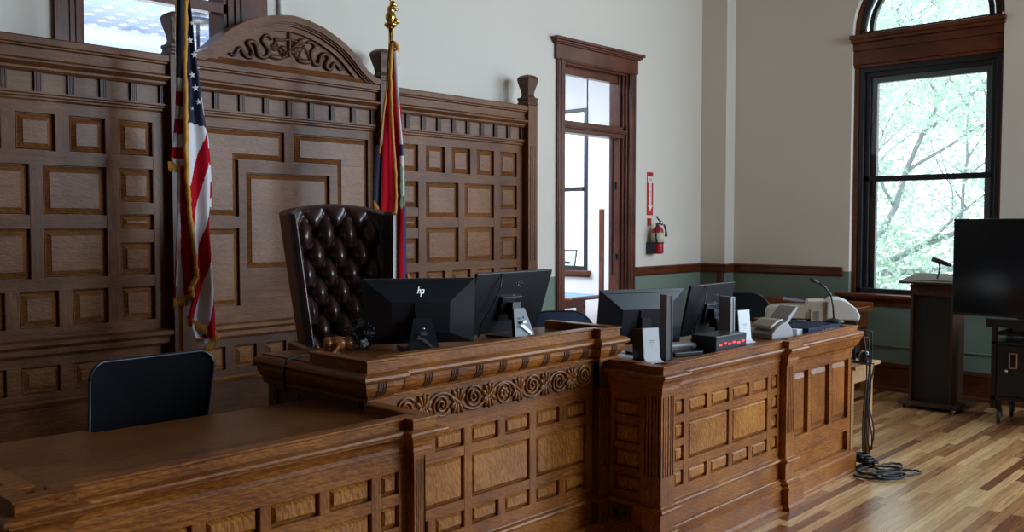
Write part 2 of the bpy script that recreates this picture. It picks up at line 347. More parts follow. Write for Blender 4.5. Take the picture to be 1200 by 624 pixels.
US_GOLD = [(2.586,3.075),(2.579,2.804),(2.573,2.607),(2.575,2.409),(2.571,2.211),(2.575,2.012),(2.586,1.863),(2.599,1.712),(2.618,1.561),(2.627,1.434),(2.593,1.37),(2.598,1.319)]
US_GB1 = [(2.49,2.11),(2.526,2.107),(2.563,2.104)]
US_GB2 = [(2.506,1.311),(2.564,1.318),(2.635,1.339)]
US_GB3 = [(2.566,1.204),(2.643,1.158),(2.72,1.121),(2.764,1.086)]
US_GB4 = [(2.78,1.082),(2.757,1.053),(2.718,1.025),(2.678,1.003)]
US_GB5 = [(2.748,1.887),(2.776,1.898)]
US_TAIL = [(2.653,1.148,2.741,1.141),(2.663,1.085,2.746,1.078),(2.689,1.026,2.734,1.022)]
US_POLE = [(2.598,3.365),(2.574,1.024)]
ST_RED = [(4.04,3.015,4.071,3.019),(4.031,2.826,4.085,2.833),(3.984,2.529,4.128,2.542),(3.96,2.293,4.138,2.304),(3.942,2.0,4.148,2.006),(3.929,1.753,4.146,1.753),(3.923,1.53,4.16,1.523),(3.921,1.294,4.182,1.28)]
ST_WHITE = [(4.045,2.941,4.083,2.947),(4.059,2.709,4.086,2.712),(4.073,2.534,4.096,2.536),(4.094,2.3,4.125,2.302),(4.096,2.003,4.146,2.005),(4.09,1.753,4.156,1.753),(4.073,1.526,4.158,1.524),(4.071,1.347,4.157,1.343)]
ST_GOLD = [(4.018,2.992),(4.004,2.758),(4.01,2.526),(4.038,2.177),(4.051,1.942),(4.034,1.753)]
ST_GOLD2 = [(4.014,2.992),(3.99,2.699),(3.943,2.405),(3.919,2.23)]
ST_SHADE = [(3.923,2.292,3.99,2.296),(3.899,2.028,3.981,2.031),(3.89,1.882,3.972,1.883),(3.918,1.706,3.963,1.706)]
ST_GB = [(3.875,1.905),(3.919,1.859)]
ST_POLE = [(4.071,3.113),(4.057,1.256)]
ST_BEAR = [(4.072,3.125),(4.073,3.271),(4.042,3.178),(4.11,3.189)]

# ------------------------------------------------------------------ the setting
XR, YB = 9.6, 5.75           # faces of the right hand wall and of the wall with the door
m = MB(); m.box(-3, 9.9, -5.2, 13.7, -0.1, 0); struct('floor', m, floor_m)
m = MB(); m.box(-3, 9.9, -5.2, 5.9, 5.2, 5.3); struct('ceiling', m, ceil_m)
m = MB(); m.box(-3.1, -3, -5.2, 13.7, 0, 5.3); struct('wall_left', m, far_wall_m)
m = MB()
m.box(-3, 9.9, -5.2, -5.0, 0, 5.2)
struct('wall_front', m, far_wall_m)
# wall with the door and the high window (thickness 0.2)
m = MB()
DX0, DX1, DZ = 6.86, 7.93, 3.34
HX0, HX1, HZ0, HZ1 = 2.27, 3.26, 2.72, 3.95
for a, b, c, d in ((-3, HX0, 0, 5.2), (HX0, HX1, 0, HZ0), (HX0, HX1, HZ1, 5.2), (HX1, DX0, 0, 5.2), (DX0, DX1, DZ, 5.2), (DX1, 9.9, 0, 5.2)):
    m.box(a, b, YB, YB+0.2, c, d)
struct('wall_back', m, wall_m)
m = MB(); m.box(9.40, XR+0.02, 5.42, YB, 0, 5.2); struct('wall_corner_pier', m, wall_m)
# right hand wall with the arched window opening
WY0, WY1, WZ0 = 2.56, 4.03, 0.92
m = MB()
m.box(XR, XR+0.3, -5.2, WY0, 0, 5.2); m.box(XR, XR+0.3, WY1, 7.62, 0, 5.2)
m.box(XR, XR+0.3, WY0, WY1, 0, WZ0)
m.box(XR, XR+0.3, 7.62, 8.35, 0, 1.12); m.box(XR, XR+0.3, 7.62, 8.35, 3.95, 5.2); m.box(XR, XR+0.3, 8.35, 13.7, 0, 5.2)
cy, rr, zs = (WY0+WY1)/2, (WY1-WY0)/2, 3.80
arc = [(cy-rr*math.cos(PI*i/24), zs+rr*math.sin(PI*i/24)) for i in range(25)]
for i in range(24):
    a, b = arc[i], arc[i+1]
    m.prism([a, b, (b[0], 5.2), (a[0], 5.2)], XR, XR+0.3, 'x')
struct('wall_right', m, wall_m)
# chair rails, baseboards
def rail_prof(z0, z1): return [(-0.02, z0), (0.012, z0), (0.022, z0+0.02), (0.022, z1-0.03), (0.034, z1-0.022), (0.034, z1-0.006), (0.026, z1), (-0.02, z1)]
m = MB(); sweep(m, [(8.05, YB), (9.40, YB), (9.40, 5.42), (XR, 5.42), (XR, 4.10)], rail_prof(1.180, 1.283))
struct('trim_1', m, mahog_x)
def base_prof(h): return [(-0.02, 0), (0.035, 0), (0.035, 0.03), (0.022, 0.045), (0.022, h-0.05), (0.03, h-0.035), (0.012, h), (-0.02, h)]
m = MB(); sweep(m, [(XR, 5.42), (XR, -5)], base_prof(0.29)); struct('baseboard_right', m, mahog_y)
m = MB(); sweep(m, [(8.05, YB), (9.40, YB), (9.40, 5.42), (XR, 5.42)], base_prof(0.29)); struct('baseboard_back', m, mahog_x)
m = MB(); m.box(9.37, 9.405, 5.44, 5.51, 0.27, 1.19); struct('trim_2', m, mahog_z)
m = MB(); m.tube([(XR-0.012, y, 0.470+0.0*y) for y in (5.3, 4.0, 2.0, -1.0)], 0.010, 8)
for y in (4.6, 3.55, 2.5): m.box(XR-0.026, XR, y-0.012, y+0.012, 0.455, 0.485)
solo('wall_conduit', m, wall_m, 'thin painted cable pipe running low along the green wall under the window', 'pipe', (9.59, 3, 0.47))

m = MB(); m.tube([(3.67, YB-0.018, 2.9), (3.67, YB-0.018, 5.19)], 0.016, 8)
solo('wall_pipe', m, white_wall, 'thin white pipe running up the wall above the carved arch', 'pipe', (3.67, 5.73, 3.2))
# side room seen through the door and the high window
m = MB(); m.box(0.0, 9.9, 13.55, 13.75, 0, 4.7); struct('wall_far', m, white_wall)
m = MB(); m.box(-0.2, 0, 5.95, 13.7, 0, 4.7); struct('wall_side_room', m, white_wall)
m = MB(); m.box(XR-0.02, XR, 5.95, 7.62, 0, 4.6); m.box(XR-0.02, XR, 8.35, 13.55, 0, 4.6); m.box(XR-0.02, XR, 7.62, 8.35, 0, 1.12); m.box(XR-0.02, XR, 7.62, 8.35, 3.95, 4.6)
struct('wall_side_room_right', m, white_wall)
m = MB(); m.box(0, 9.6, 5.95, 13.55, 4.6, 4.68); struct('ceiling_side_room', m, tin_m)
m = MB(); sweep(m, [(0, 13.55), (9.58, 13.55), (9.58, 5.97)], [(0, 4.34), (0.05, 4.34), (0.05, 4.42), (0.10, 4.50), (0.16, 4.55), (0.16, 4.6), (0, 4.6)]); struct('trim_3', m, plain('cornice_paint', (0.55, 0.62, 0.72), 0.5))
m = MB(); m.tube([(9.3, 7.42, 2.9), (9.3, 7.42, 1.3)], 0.006)
def sash_window(name, x, y0, y1, z0, z1, zm, fr, mat, fy=0.045):
    mm = MB(); d = 0.05
    mm.box(x, x+d, y0, y0+fy, z0, z1); mm.box(x, x+d, y1-fy, y1, z0, z1)
    mm.box(x, x+d, y0+fy, y1-fy, z0, z0+0.06); mm.box(x, x+d, y0+fy, y1-fy, z1-0.05, z1); mm.box(x-0.015, x+d, y0+fy, y1-fy, zm-0.03, zm+0.03)
    o = struct(name, mm, mat, 0.004)
    g = MB(); g.box(x+0.02, x+0.024, y0+fy, y1-fy, z0+0.06, zm-0.03); g.box(x+0.02, x+0.024, y0+fy, y1-fy, zm+0.03, z1-0.05)
    gg = mesh_obj('glass_pane', g, glass, Vector((0, 0, 0))); gg.parent = o
    return o
sash_window('window_3', XR-0.035, 7.60, 8.35, 1.12, 3.30, 2.22, 0.05, dark_pl, 0.06)
m = MB(); m.box(XR-0.02, XR, 7.60, 8.35, 3.30, 3.98); struct('wall_side_room_head', m, white_wall)
m = MB(); m.box(XR-0.10, XR+0.05, 7.54, 8.42, 1.06, 1.12); m.box(XR-0.05, XR-0.02, 7.56, 8.4, 1.03, 1.06); struct('trim_4', m, mahog_y, 0.006)

# door frame (window over the opening)
m = MB(); yf = YB-0.028
m.box(6.745, DX0, yf, YB, 0, 3.345); m.box(DX1, 8.045, yf, YB, 0, 3.345)                 # casings
m.box(6.72, 8.07, yf-0.006, YB, 3.345, 3.49)                                             # head board
for i, (o, z0, z1) in enumerate(((0.02, 3.49, 3.505), (0.035, 3.505, 3.525), (0.055, 3.525, 3.553))): m.box(6.72-o, 8.07+o, yf-0.006-o, YB, z0, z1)
for o, z in ((0.0, 3.335), (0.008, 3.345)): m.box(6.78, 8.01, yf-0.012-o, YB, z, z+0.012)
for x0 in (6.755, 6.80): m.box(x0, x0+0.02, yf-0.008, yf, 0, 3.34)
for x0 in (7.95, 8.01): m.box(x0, x0+0.02, yf-0.008, yf, 0, 3.34)
struct('door_1', m, mahog_z, 0.004)
m = MB(); m.box(DX0-0.005, DX0+0.02, YB, YB+0.21, 0, DZ); m.box(DX1-0.02, DX1+0.005, YB, YB+0.21, 0, DZ); m.box(DX0, DX1, YB, YB+0.21, DZ-0.02, DZ+0.005)
for x0, x1 in ((DX1-0.045, DX1-0.02), (DX1-0.075, DX1-0.045)): m.box(x0, x1, YB+(0.06 if x1 < DX1-0.03 else 0.03), YB+0.19, 0, DZ-0.02)
m.box(DX0+0.02, DX0+0.04, YB+0.05, YB+0.19, 0, DZ-0.02)
m.box(DX0+0.02, DX1-0.02, YB+0.08, YB+0.15, 3.24, DZ-0.02)
m.box(DX0+0.0, DX1-0.02, YB+0.02, YB+0.16, 2.655, 2.70); m.box(DX0, DX1-0.02, YB-0.005, YB+0.16, 2.70, 2.715); m.box(DX0, DX1-0.02, YB-0.02, YB+0.16, 2.715, 2.735); m.box(DX0, DX1-0.02, YB+0.03, YB+0.16, 2.735, 2.775)
struct('trim_5', m, mahog_z, 0.003)
m = MB(); m.box(DX0+0.04, DX1-0.07, YB+0.11, YB+0.114, 2.77, 3.25); struct('window_4', m, glass)
m = MB(); m.box(DX1-0.085, DX1-0.072, YB+0.14, YB+0.15, 1.2, 2.65); m.box(DX1-0.10, DX1-0.07, YB+0.08, YB+0.12, 1.37, 1.43); m.box(DX1-0.088, DX1-0.07, YB+0.10, YB+0.12, 2.12, 2.20)
solo('door_latch', m, dark_pl, 'small black latch and closer rail on the right jamb of the open door', 'latch', (7.85, 5.87, 1.4))

# high window behind the screen
m = MB()
m.box(2.115, HX0, YB-0.03, YB, 2.6, 4.1); m.box(HX1+0.12, 3.56, YB-0.03, YB, 2.6, 4.1)
for x in (2.20, 2.235): m.box(x, x+0.012, YB-0.038, YB, 2.6, 4.1)
for x0, x1, o in ((HX1+0.0, HX1+0.05, -0.06), (HX1+0.05, HX1+0.09, -0.02), (HX1+0.09, HX1+0.12, 0.02)): m.box(x0, x1, YB-0.03-o*0.3, YB+0.03, 2.6, 4.1)
m.box(2.08, 3.6, YB-0.035, YB, HZ1, 4.12)
m.box(HX0-0.005, HX0+0.03, YB, YB+0.2, HZ0, HZ1); m.box(HX1-0.03, HX1+0.005, YB, YB+0.2, HZ0, HZ1); m.box(HX0, HX1, YB, YB+0.2, HZ0-0.01, HZ0+0.03)
m.box(HX0, HX1, YB+0.0, YB+0.08, 3.19, 3.26); m.box(HX0+0.03, HX1, YB+0.0, YB+0.06, 3.60, 3.66)
o = struct('window_2', m, mahog_z, 0.003)
g = MB(); g.box(HX0+0.03, HX1-0.03, YB+0.1, YB+0.104, HZ0+0.03, HZ1); gg = mesh_obj('glass_pane', g, glass, Vector((0, 0, 0))); gg.parent = o
# uplighter seen through the high window
t = thing('floor_lamp', 'dark stemmed floor lamp in the side room, seen through the high window', 'lamp', (6.14, 11.6, 0))
m = MB(); m.tube([(6.14, 11.6, 0.03), (6.14, 11.6, 4.47)], 0.025, 10); part('pole', m, dark_pl, t)
m = MB(); m.lathe([(0.16, 0), (0.16, 0.03), (0.03, 0.05)], (6.14, 11.6, 0), 20); part('base', m, dark_pl, t)
m = MB(); m.lathe([(0.04, -0.03), (0.16, 0.0), (0.17, 0.05), (0.15, 0.055)], (6.14, 11.6, 4.47), 20); part('lamp_shade', m, dark_pl, t)

# big arched window of the right hand wall
m = MB(); xf = XR+0.06
def uframe(mm, y0, y1, z0, z1, w, x0, x1):
    mm.box(x0, x1, y0, y0+w, z0, z1); mm.box(x0, x1, y1-w, y1, z0, z1); mm.box(x0, x1, y0+w, y1-w, z1-w, z1)
m = MB()
m.box(xf, xf+0.06, WY1-0.045, WY1, 0.97, 3.80); m.box(xf, xf+0.06, WY0, WY0+0.03, 0.97, 3.80)      # brown casing edge
A2 = [(cy-r*math.cos(PI*i/24), zs+r*math.sin(PI*i/24)) for r in (rr, rr-0.045) for i in range(25)]
for i in range(24): m.prism([A2[i], A2[i+1], A2[26+i], A2[25+i]], xf, xf+0.06, 'x')
m.box(xf-0.12, xf+0.10, WY0-0.02, WY1+0.015, 3.70, 3.745)
m.box(xf-0.10, xf+0.10, WY0-0.01, WY1+0.005, 3.665, 3.70)
m.box(xf-0.055, xf+0.10, WY0, WY1, 3.585, 3.665); m.box(xf-0.04, xf+0.10, WY0, WY1, 3.44, 3.585); m.box(xf-0.02, xf+0.1, WY0, WY1, 3.41, 3.44)
struct('window_1', m, mahog_y, 0.004)
m = MB()
for w, x0 in ((0.06, xf+0.02), (0.11, xf+0.06), (0.17, xf+0.10)):
    uframe(m, WY0+0.02, WY1-0.04, 0.97, 3.42, w, x0, x0+0.06)
m.box(xf+0.02, xf+0.16, WY0+0.02, WY1-0.04, 0.97, 1.06)
m.box(xf+0.06, xf+0.14, WY0+0.1, WY1-0.1, 2.20, 2.26)
for r0, r1, x0 in ((rr-0.045, rr-0.10, xf+0.02), (rr-0.12, rr-0.17, xf+0.06)):
    A2 = [(cy-r*math.cos(PI*i/24), zs+r*math.sin(PI*i/24)) for r in (r0, r1) for i in range(25)]
    for i in range(24): m.prism([A2[i], A2[i+1], A2[26+i], A2[25+i]], x0, x0+0.06, 'x')
    for y0, y1 in ((cy-r0, cy-r1), (cy+r1, cy+r0)): m.box(x0, x0+0.06, y0, y1, 3.745, zs)
m.box(xf+0.06, xf+0.12, WY0+0.1, WY1-0.1, 3.745, 3.80)
struct('trim_6', m, plain('sash_paint', (0.012, 0.013, 0.018), 0.35), 0.004)
m = MB(); m.box(xf+0.09, xf+0.094, WY0+0.1, WY1-0.1, 1.0, 4.45); struct('window_5', m, glass)
m = MB(); m.box(XR-0.115, XR+0.2, WY0-0.12, WY1+0.10, 0.975, 1.01); m.box(XR-0.085, XR, WY0-0.10, WY1+0.09, 0.955, 0.975); m.box(XR-0.03, XR, WY0-0.08, WY1+0.08, 0.89, 0.955)
struct('trim_7', m, mahog_y, 0.006)

# tree and ground outside
t = thing('tree', 'leafy pale green tree with grey branches outside the arched window', 'tree', (17.5, 6.0, -4))
m = MB()
def branch(p, d, l, r, k):
    pts = [p]; q = Vector(p); dd = Vector(d).normalized()
    for i in range(6):
        dd = (dd+Vector((random.uniform(-.16, .16), random.uniform(-.2, .2), random.uniform(-.1, .17)))).normalized(); q = q+dd*l/6; pts.append(tuple(q))
    m.tube(pts, [r*(1-0.11*i) for i in range(7)], 7)
    if k > 0:
        for i in (2, 3, 4, 5, 6):
            sd = (dd+Vector((random.uniform(-.7, .7), random.choice((-1, 1))*random.uniform(.5, 1.1), random.uniform(-.3, .7)))).normalized()
            branch(pts[i], sd, l*0.62, r*(0.5 if i < 6 else .45), k-1)
m.tube([(17.8, 7.6, -4), (17.7, 7.4, -1), (17.5, 7.1, 1.0)], [0.34, 0.3, 0.26], 10)
for d in ((0, -1, 0.45), (0, -.8, 1.1), (.2, .3, 1.2), (0.1, -1.1, 0.0)): branch((17.5, 7.1, 0.8), d, 4.2, 0.075, 2)
part('branches', m, bark_m, t)
m = MB()
cl = []
while len(cl) < 270:
    c = (random.uniform(14.0, 20.5), random.uniform(2.2, 9.0), random.uniform(-1.0, 7.5), random.uniform(.3, .7))
    if 0.20 < c[1]/c[0] < 0.48: cl.append(c)
for c in cl:
    for _ in range(110):
        v = Vector((random.gauss(0, 1), random.gauss(0, 1), random.gauss(0, 1))); p = Vector(c[:3])+v*c[3]*0.5
        a = Vector((random.uniform(-1, 1), random.uniform(-1, 1), random.uniform(-1, 1))).normalized(); b = a.orthogonal().normalized()
        s = random.uniform(.045, .085); m.add([p-a*s, p+b*s*.5, p+a*s, p-b*s*.5], [(0, 1, 2, 3)])
part('leaves', m, leaf_m, t, kind='stuff')
m = MB(); m.box(10.5, 60, -40, 50, -4.2, -4); struct('ground', m, plain('lawn', (0.16, 0.22, 0.12), 0.9))
# ------------------------------------------------------------------ panelled oak screen behind the benches
YS = 5.55
frieze_wood = wood('frieze_wood', (0.12, 0.055, 0.032), (0.23, 0.12, 0.075), (0.33, 0.19, 0.125), 0, rough=0.5, fig=0.15)
scr = thing('panelled_screen', 'tall panelled oak screen with arched carved pediment behind the judge bench', 'wall panelling', (3.61, 5.6, 0))
FS = Face((0, YS), (1, YS))          # s equals x
def pbox(name, x0, x1, y0, y1, z0, z1, mat, parent):
    return part(name, MB().box(x0, x1, y0, y1, z0, z1), mat, parent)
def wing(x0, x1, mirror):
    """x0,x1: ends; columns of the right wing measured from 4.51"""
    base = 4.51; Lw = 6.03-4.51
    def X(a, b): return (x0+a-base, x0+b-base) if not mirror else (x1-(b-base), x1-(a-base))
    sm, ra, rb, rc, sr = X(4.60, 4.81), X(4.893, 5.10), X(5.18, 5.392), X(5.47, 5.68), X(5.76, 5.975)
    ba, bb = X(4.893, 5.253), X(5.327, 5.68)
    ops = []
    for c in (sm, ra, rb, rc, sr): ops += [(*c, 2.17, 2.385), (*c, 1.15, 1.362)]
    for c in (ba, bb): ops += [(*c, 1.80, 2.092), (*c, 1.432, 1.722)]
    for c in (sm, sr): ops += [(*c, 1.88, 2.092), (*c, 1.712, 1.81), (*c, 1.432, 1.635)]
    low = [(*c, 0.77, 0.925) for c in (sm, ra, rb, rc, sr)]
    f = MB(); frame(f, FS, x0, x1, 1.085, 2.452, ops, 0.03); frame(f, FS, x0, x1, 0.70, 0.985, low, 0.03)
    f.box(x0, x1, YS-0.004, YS+0.02, 0.0, 0.70)
    fo = part('framing', f, scr_x, scr)
    for a, b, c, d in ops+low: part('raised_panel', raised(FS, a, b, c, d, SCREEN), scr_p, fo)
    # upright stiles laid between the rails
    cs = sorted([sm, ra, rb, rc, sr])
    for i in range(4):
        a, b = cs[i][1]+0.002, cs[i+1][0]-0.002
        pbox('stile', a, b, YS-0.003, YS, 2.17, 2.385, scr_z, scr); pbox('stile', a, b, YS-0.003, YS, 1.15, 1.362, scr_z, scr)
    for c in ((x0+0.004, cs[0][0]-0.004), (cs[4][1]+0.004, x1-0.004)): pbox('stile', c[0], c[1], YS-0.003, YS, 1.15, 2.385, scr_z, scr)
    for a, b in ((cs[0][1], cs[1][0]), (min(ba[1], bb[1]), max(ba[0], bb[0])), (cs[3][1], cs[4][0])): pbox('stile', a+0.003, b-0.003, YS-0.003, YS, 1.432, 2.092, scr_z, scr)
    return (x0, x1)
POSTS = [(1.06, 1.19), (2.71, 2.85), (4.375, 4.51), (6.05, 6.17)]
WL = wing(1.19, 2.71, True); WR = wing(4.51, 6.05, False)
# centre section
f = MB(); ops = []
frame(f, FS, 2.85, 4.375, 1.085, 2.452, [(2.925, 3.215, 1.195, 1.72), (4.025, 4.31, 1.195, 1.72), (3.27, 3.955, 1.44, 2.10),
      (2.925, 3.575, 2.182, 2.39), (2.925, 3.215, 1.80, 2.182), (3.65, 4.31, 2.182, 2.39), (4.025, 4.31, 1.80, 2.182)], 0.03)
fo = part('framing', f, scr_x, scr)
for a, b, c, d in ((2.925, 3.215, 1.195, 1.72), (4.025, 4.31, 1.195, 1.72), (3.27, 3.955, 1.44, 2.10)): part('raised_panel', raised(FS, a, b, c, d, SCREEN), scr_p, fo)
def lpanel(sg):
    # L shaped raised panel; outline then inset outline
    pts = [(2.926, 1.801), (3.214, 1.801), (3.214, 2.183), (3.574, 2.183), (3.574, 2.389), (2.926, 2.389)]
    if sg < 0: pts = [(7.236-x, z) for x, z in pts][::-1]
    mb = MB(); n = 6
    def ins(d):
        path = [(x, z) for x, z in pts]; out = []
        for i in range(n):
            p, q, r = path[i-1], path[i], path[(i+1) % n]
            d1 = ((q[0]-p[0]), (q[1]-p[1])); d2 = ((r[0]-q[0]), (r[1]-q[1])); l1 = math.hypot(*d1); l2 = math.hypot(*d2)
            n1 = (-d1[1]/l1, d1[0]/l1); n2 = (-d2[1]/l2, d2[0]/l2); k = 1+n1[0]*n2[0]+n1[1]*n2[1]
            out.append((q[0]+(n1[0]+n2[0])*d/k, q[1]+(n1[1]+n2[1])*d/k))
        return out
    vs = []
    for i, o in SCREEN: vs += [(x, YS-o, z) for x, z in ins(i)]
    k = len(SCREEN); fs = [(n*j+i, n*j+(i+1) % n, n*j+n+(i+1) % n, n*j+n+i) for j in range(k-1) for i in range(n)]
    fs.append(tuple(range(n*(k-1), n*k))); return mb.add(vs, fs)
part('raised_panel', lpanel(1), scr_p, fo); part('raised_panel', lpanel(-1), scr_p, fo)
f = MB(); rowc = [(2.93+i*0.235, 3.10+i*0.235, 0.77, 0.925) for i in range(6)]
frame(f, FS, 2.85, 4.375, 0.70, 0.985, rowc, 0.03); f.box(2.85, 4.375, YS-0.004, YS+0.02, 0, 0.7)
fo = part('framing', f, scr_d, scr)
for a, b, c, d in rowc: part('raised_panel', raised(FS, a, b, c, d, SCREEN), scr_p, fo)
# entablature
for x0, x1 in (WL, (2.85, 4.375), WR):
    m = MB(); P = [(x0, YS), (x1, YS)]
    sweep(m, P, [(-0.05, 2.452), (0.004, 2.452), (0.012, 2.462), (0.012, 2.470), (0.022, 2.478), (0.022, 2.487), (0.034, 2.492), (0.034, 2.503), (-0.05, 2.503)])
    part('lower_moulding', m, scr_x, scr); m = MB()
    sweep(m, P, [(-0.05, 2.615), (0.03, 2.615), (0.042, 2.628), (0.042, 2.64), (0.075, 2.662), (0.075, 2.672), (0.050, 2.684), (0.036, 2.690), (0.036, 2.745), (0.055, 2.752), (0.055, 2.759), (0.068, 2.766), (0.068, 2.800), (0.060, 2.808), (-0.05, 2.808)])
    part('cornice', m, scr_x, scr); m = MB()
    sweep(m, P, [(-0.05, 0.985), (0.03, 0.985), (0.045, 1.0), (0.045, 1.03), (0.07, 1.052), (0.07, 1.075), (0.04, 1.085), (-0.05, 1.085)])
    part('dado_ledge', m, scr_x, scr); m = MB()
    sweep(m, P, [(-0.05, 0.70), (0.02, 0.69), (0.03, 0.715), (0.02, 0.73), (-0.05, 0.735)])
    part('base_moulding', m, scr_x, scr)
    m = MB(); m.box(x0, x1, YS, YS+0.03, 2.50, 2.62); part('frieze_ground', m, frieze_wood, scr)
    m = MB(); k = round((x1-x0-0.045)/0.1755); p = (x1-x0-0.045)/k
    for i in range(k+1):
        m = MB(); a = x0+0.0015+i*p
        for q in range(4): m.box(a+q*0.011, a+q*0.011+0.0075, YS-0.018, YS, 2.503, 2.615)
        m.box(a, a+0.0415, YS-0.013, YS, 2.503, 2.615)
        part('fluted_block', m, scr_d, scr)
# posts and finials
for i, (a, b) in enumerate(POSTS):
    c = (a+b)/2; m = MB(); end = i in (0, 3)
    w = (b-a)/2
    m.box(c-w, c+w, YS-0.075, YS+0.12, 0, 2.812)
    for z in (1.352, 1.375): m.box(c-w-0.004, c+w+0.004, YS-0.08, YS+0.12, z, z+0.008)
    m.box(c-w-0.012, c+w+0.012, YS-0.09, YS+0.13, 2.812, 2.826) if False else None
    for q in (-0.03, 0.0, 0.03): m.box(c+q-0.006, c+q+0.006, YS-0.079, YS-0.075, 1.42, 2.45)
    po = part('post', m, scr_z if end else scr_d, scr)
    m = MB(); cc = (c, YS-0.01, 0); r2 = math.sqrt(2)
    m.lathe([(0.058*r2, 2.812), (0.068*r2, 2.818), (0.068*r2, 2.838), (0.062*r2, 2.842), (0.062*r2, 2.858), (0.068*r2, 2.862), (0.068*r2, 2.882), (0.05*r2, 2.888),
             (0.040*r2, 2.91), (0.046*r2, 2.95), (0.060*r2, 3.00), (0.070*r2, 3.045), (0.067*r2, 3.065), (0.05*r2, 3.082), (0.02*r2, 3.092)], cc, 4, 0, False, PI/4)
    part('finial', m, scr_d, po, bevel=0.006)
# arched pediment
half = [(2.85, 2.845), (2.885, 2.847), (2.916, 2.862), (2.972, 2.897), (3.018, 2.935), (3.07, 2.985), (3.123, 3.029), (3.18, 3.067), (3.241, 3.100), (3.363, 3.152), (3.488, 3.183), (3.6125, 3.196)]
top = half+[(7.225-x, z) for x, z in half[-2::-1]]
def inset(pts, d):
    o = offs(pts, d); return o
def arcband(mb, d0, d1, y0, y1, clipz=2.806):
    A = offs(top, d0); B = offs(top, d1); n = len(top)
    A = [(x, max(z, clipz)) for x, z in A]; B = [(x, max(z, clipz)) for x, z in B]
    vs = [(x, y0, z) for x, z in A]+[(x, y0, z) for x, z in B]+[(x, y1, z) for x, z in A]+[(x, y1, z) for x, z in B]
    fs = []
    for i in range(n-1): fs += [(i, n+i, n+i+1, i+1), (2*n+i, 2*n+i+1, 3*n+i+1, 3*n+i), (i, i+1, 2*n+i+1, 2*n+i), (n+i, 3*n+i, 3*n+i+1, n+i+1)]
    mb.add(vs, fs)
m = MB(); arcband(m, 0.0, 0.046, YS-0.085, YS+0.09); arcband(m, 0.030, 0.055, YS-0.07, YS); arcband(m, 0.050, 0.066, YS-0.055, YS); arcband(m, 0.06, 0.10, YS-0.035, YS)
part('arch_moulding', m, scr_x, scr, bevel=0.004)
m = MB(); inner = [(x, max(z, 2.806)) for x, z in offs(top, 0.03)]
m.prism([(2.86, 2.806)]+inner[1:-1]+[(4.365, 2.806)], YS-0.008, YS+0.05, 'y')
tp = part('tympanum', m, scr_x, scr)
m = MB(); sweep(m, [(2.93, YS), (4.295, YS)], [(-0.01, 2.806), (0.05, 2.806), (0.028, 2.845), (0.012, 2.852), (0.012, 2.862), (-0.01, 2.862)]); part('arch_base_moulding', m, scr_x, scr)
# carved scales of justice, sword and ribbons
yc = YS-0.018
def crv(pts, r, mb, n=7, sub=4):
    P = [Vector((x, yc, z)) for x, z in pts]; out = []
    for i in range(len(P)-1):
        p0, p1, p2, p3 = P[max(i-1, 0)], P[i], P[i+1], P[min(i+2, len(P)-1)]
        for k in range(sub):
            t = k/sub; out.append(0.5*((2*p1)+(p2-p0)*t+(2*p0-5*p1+4*p2-p3)*t*t+(3*p1-p0-3*p2+p3)*t**3))
    out.append(P[-1]); N = len(out)
    mb.tube(out, [r*(0.55+0.45*math.sin(PI*(i+1)/(N+1))) for i in range(N)], n)
m = MB()
crv([(3.15, 2.883), (3.185, 2.877), (3.227, 2.931), (3.262, 2.887), (3.31, 2.878), (3.317, 2.927), (3.287, 2.971), (3.324, 2.987), (3.354, 2.954), (3.365, 2.901), (3.421, 2.893), (3.447, 2.945), (3.398, 3.003), (3.436, 3.047), (3.473, 3.02)], 0.017, m)
part('carved_ribbon', m, scr_d, tp); m = MB()
crv([(3.759, 3.039), (3.793, 3.05), (3.826, 3.02), (3.792, 2.97), (3.811, 2.905), (3.852, 2.898), (3.874, 2.958), (3.909, 2.98), (3.943, 2.956), (3.914, 2.895), (3.956, 2.876), (3.985, 2.921), (4.013, 2.919), (4.041, 2.888), (4.077, 2.895)], 0.017, m)
part('carved_ribbon', m, scr_d, tp)
m = MB()
crv([(3.613, 3.10), (3.613, 3.0), (3.612, 2.92)], 0.013, m); crv([(3.498, 3.022), (3.56, 3.03), (3.613, 3.04), (3.67, 3.035), (3.732, 3.034)], 0.010, m)
for cx in (3.503, 3.735):
    for dx in (-0.055, 0.055): m.tube([(cx, yc, 3.02), (cx+dx, yc, 2.912)], 0.004, 6)
    m.sphere((cx, yc, 2.905), 0.062, 14, 0, (1, 0.25, 0.32))
part('carved_scales', m, scr_d, tp)
m = MB(); m.tube([(3.545, yc-0.008, 2.91), (3.70, yc-0.008, 3.04), (3.735, yc-0.008, 3.068)], [0.005, 0.010, 0.006], 6); m.tube([(3.68, yc-0.01, 3.055), (3.715, yc-0.01, 3.015)], 0.008, 6)
part('carved_sword', m, scr_x, tp)
m = MB()
for k in range(26):
    a = random.uniform(0, 2*PI); x = 3.617+random.gauss(0, 0.075); z = 2.965+random.gauss(0, 0.03)
    z = max(2.885, min(3.06, z)); m.sphere((x, yc+0.008, z), random.uniform(0.014, 0.026), 8, 0, (1.3, 0.5, 0.7))
part('carved_leaves', m, scr_d, tp)

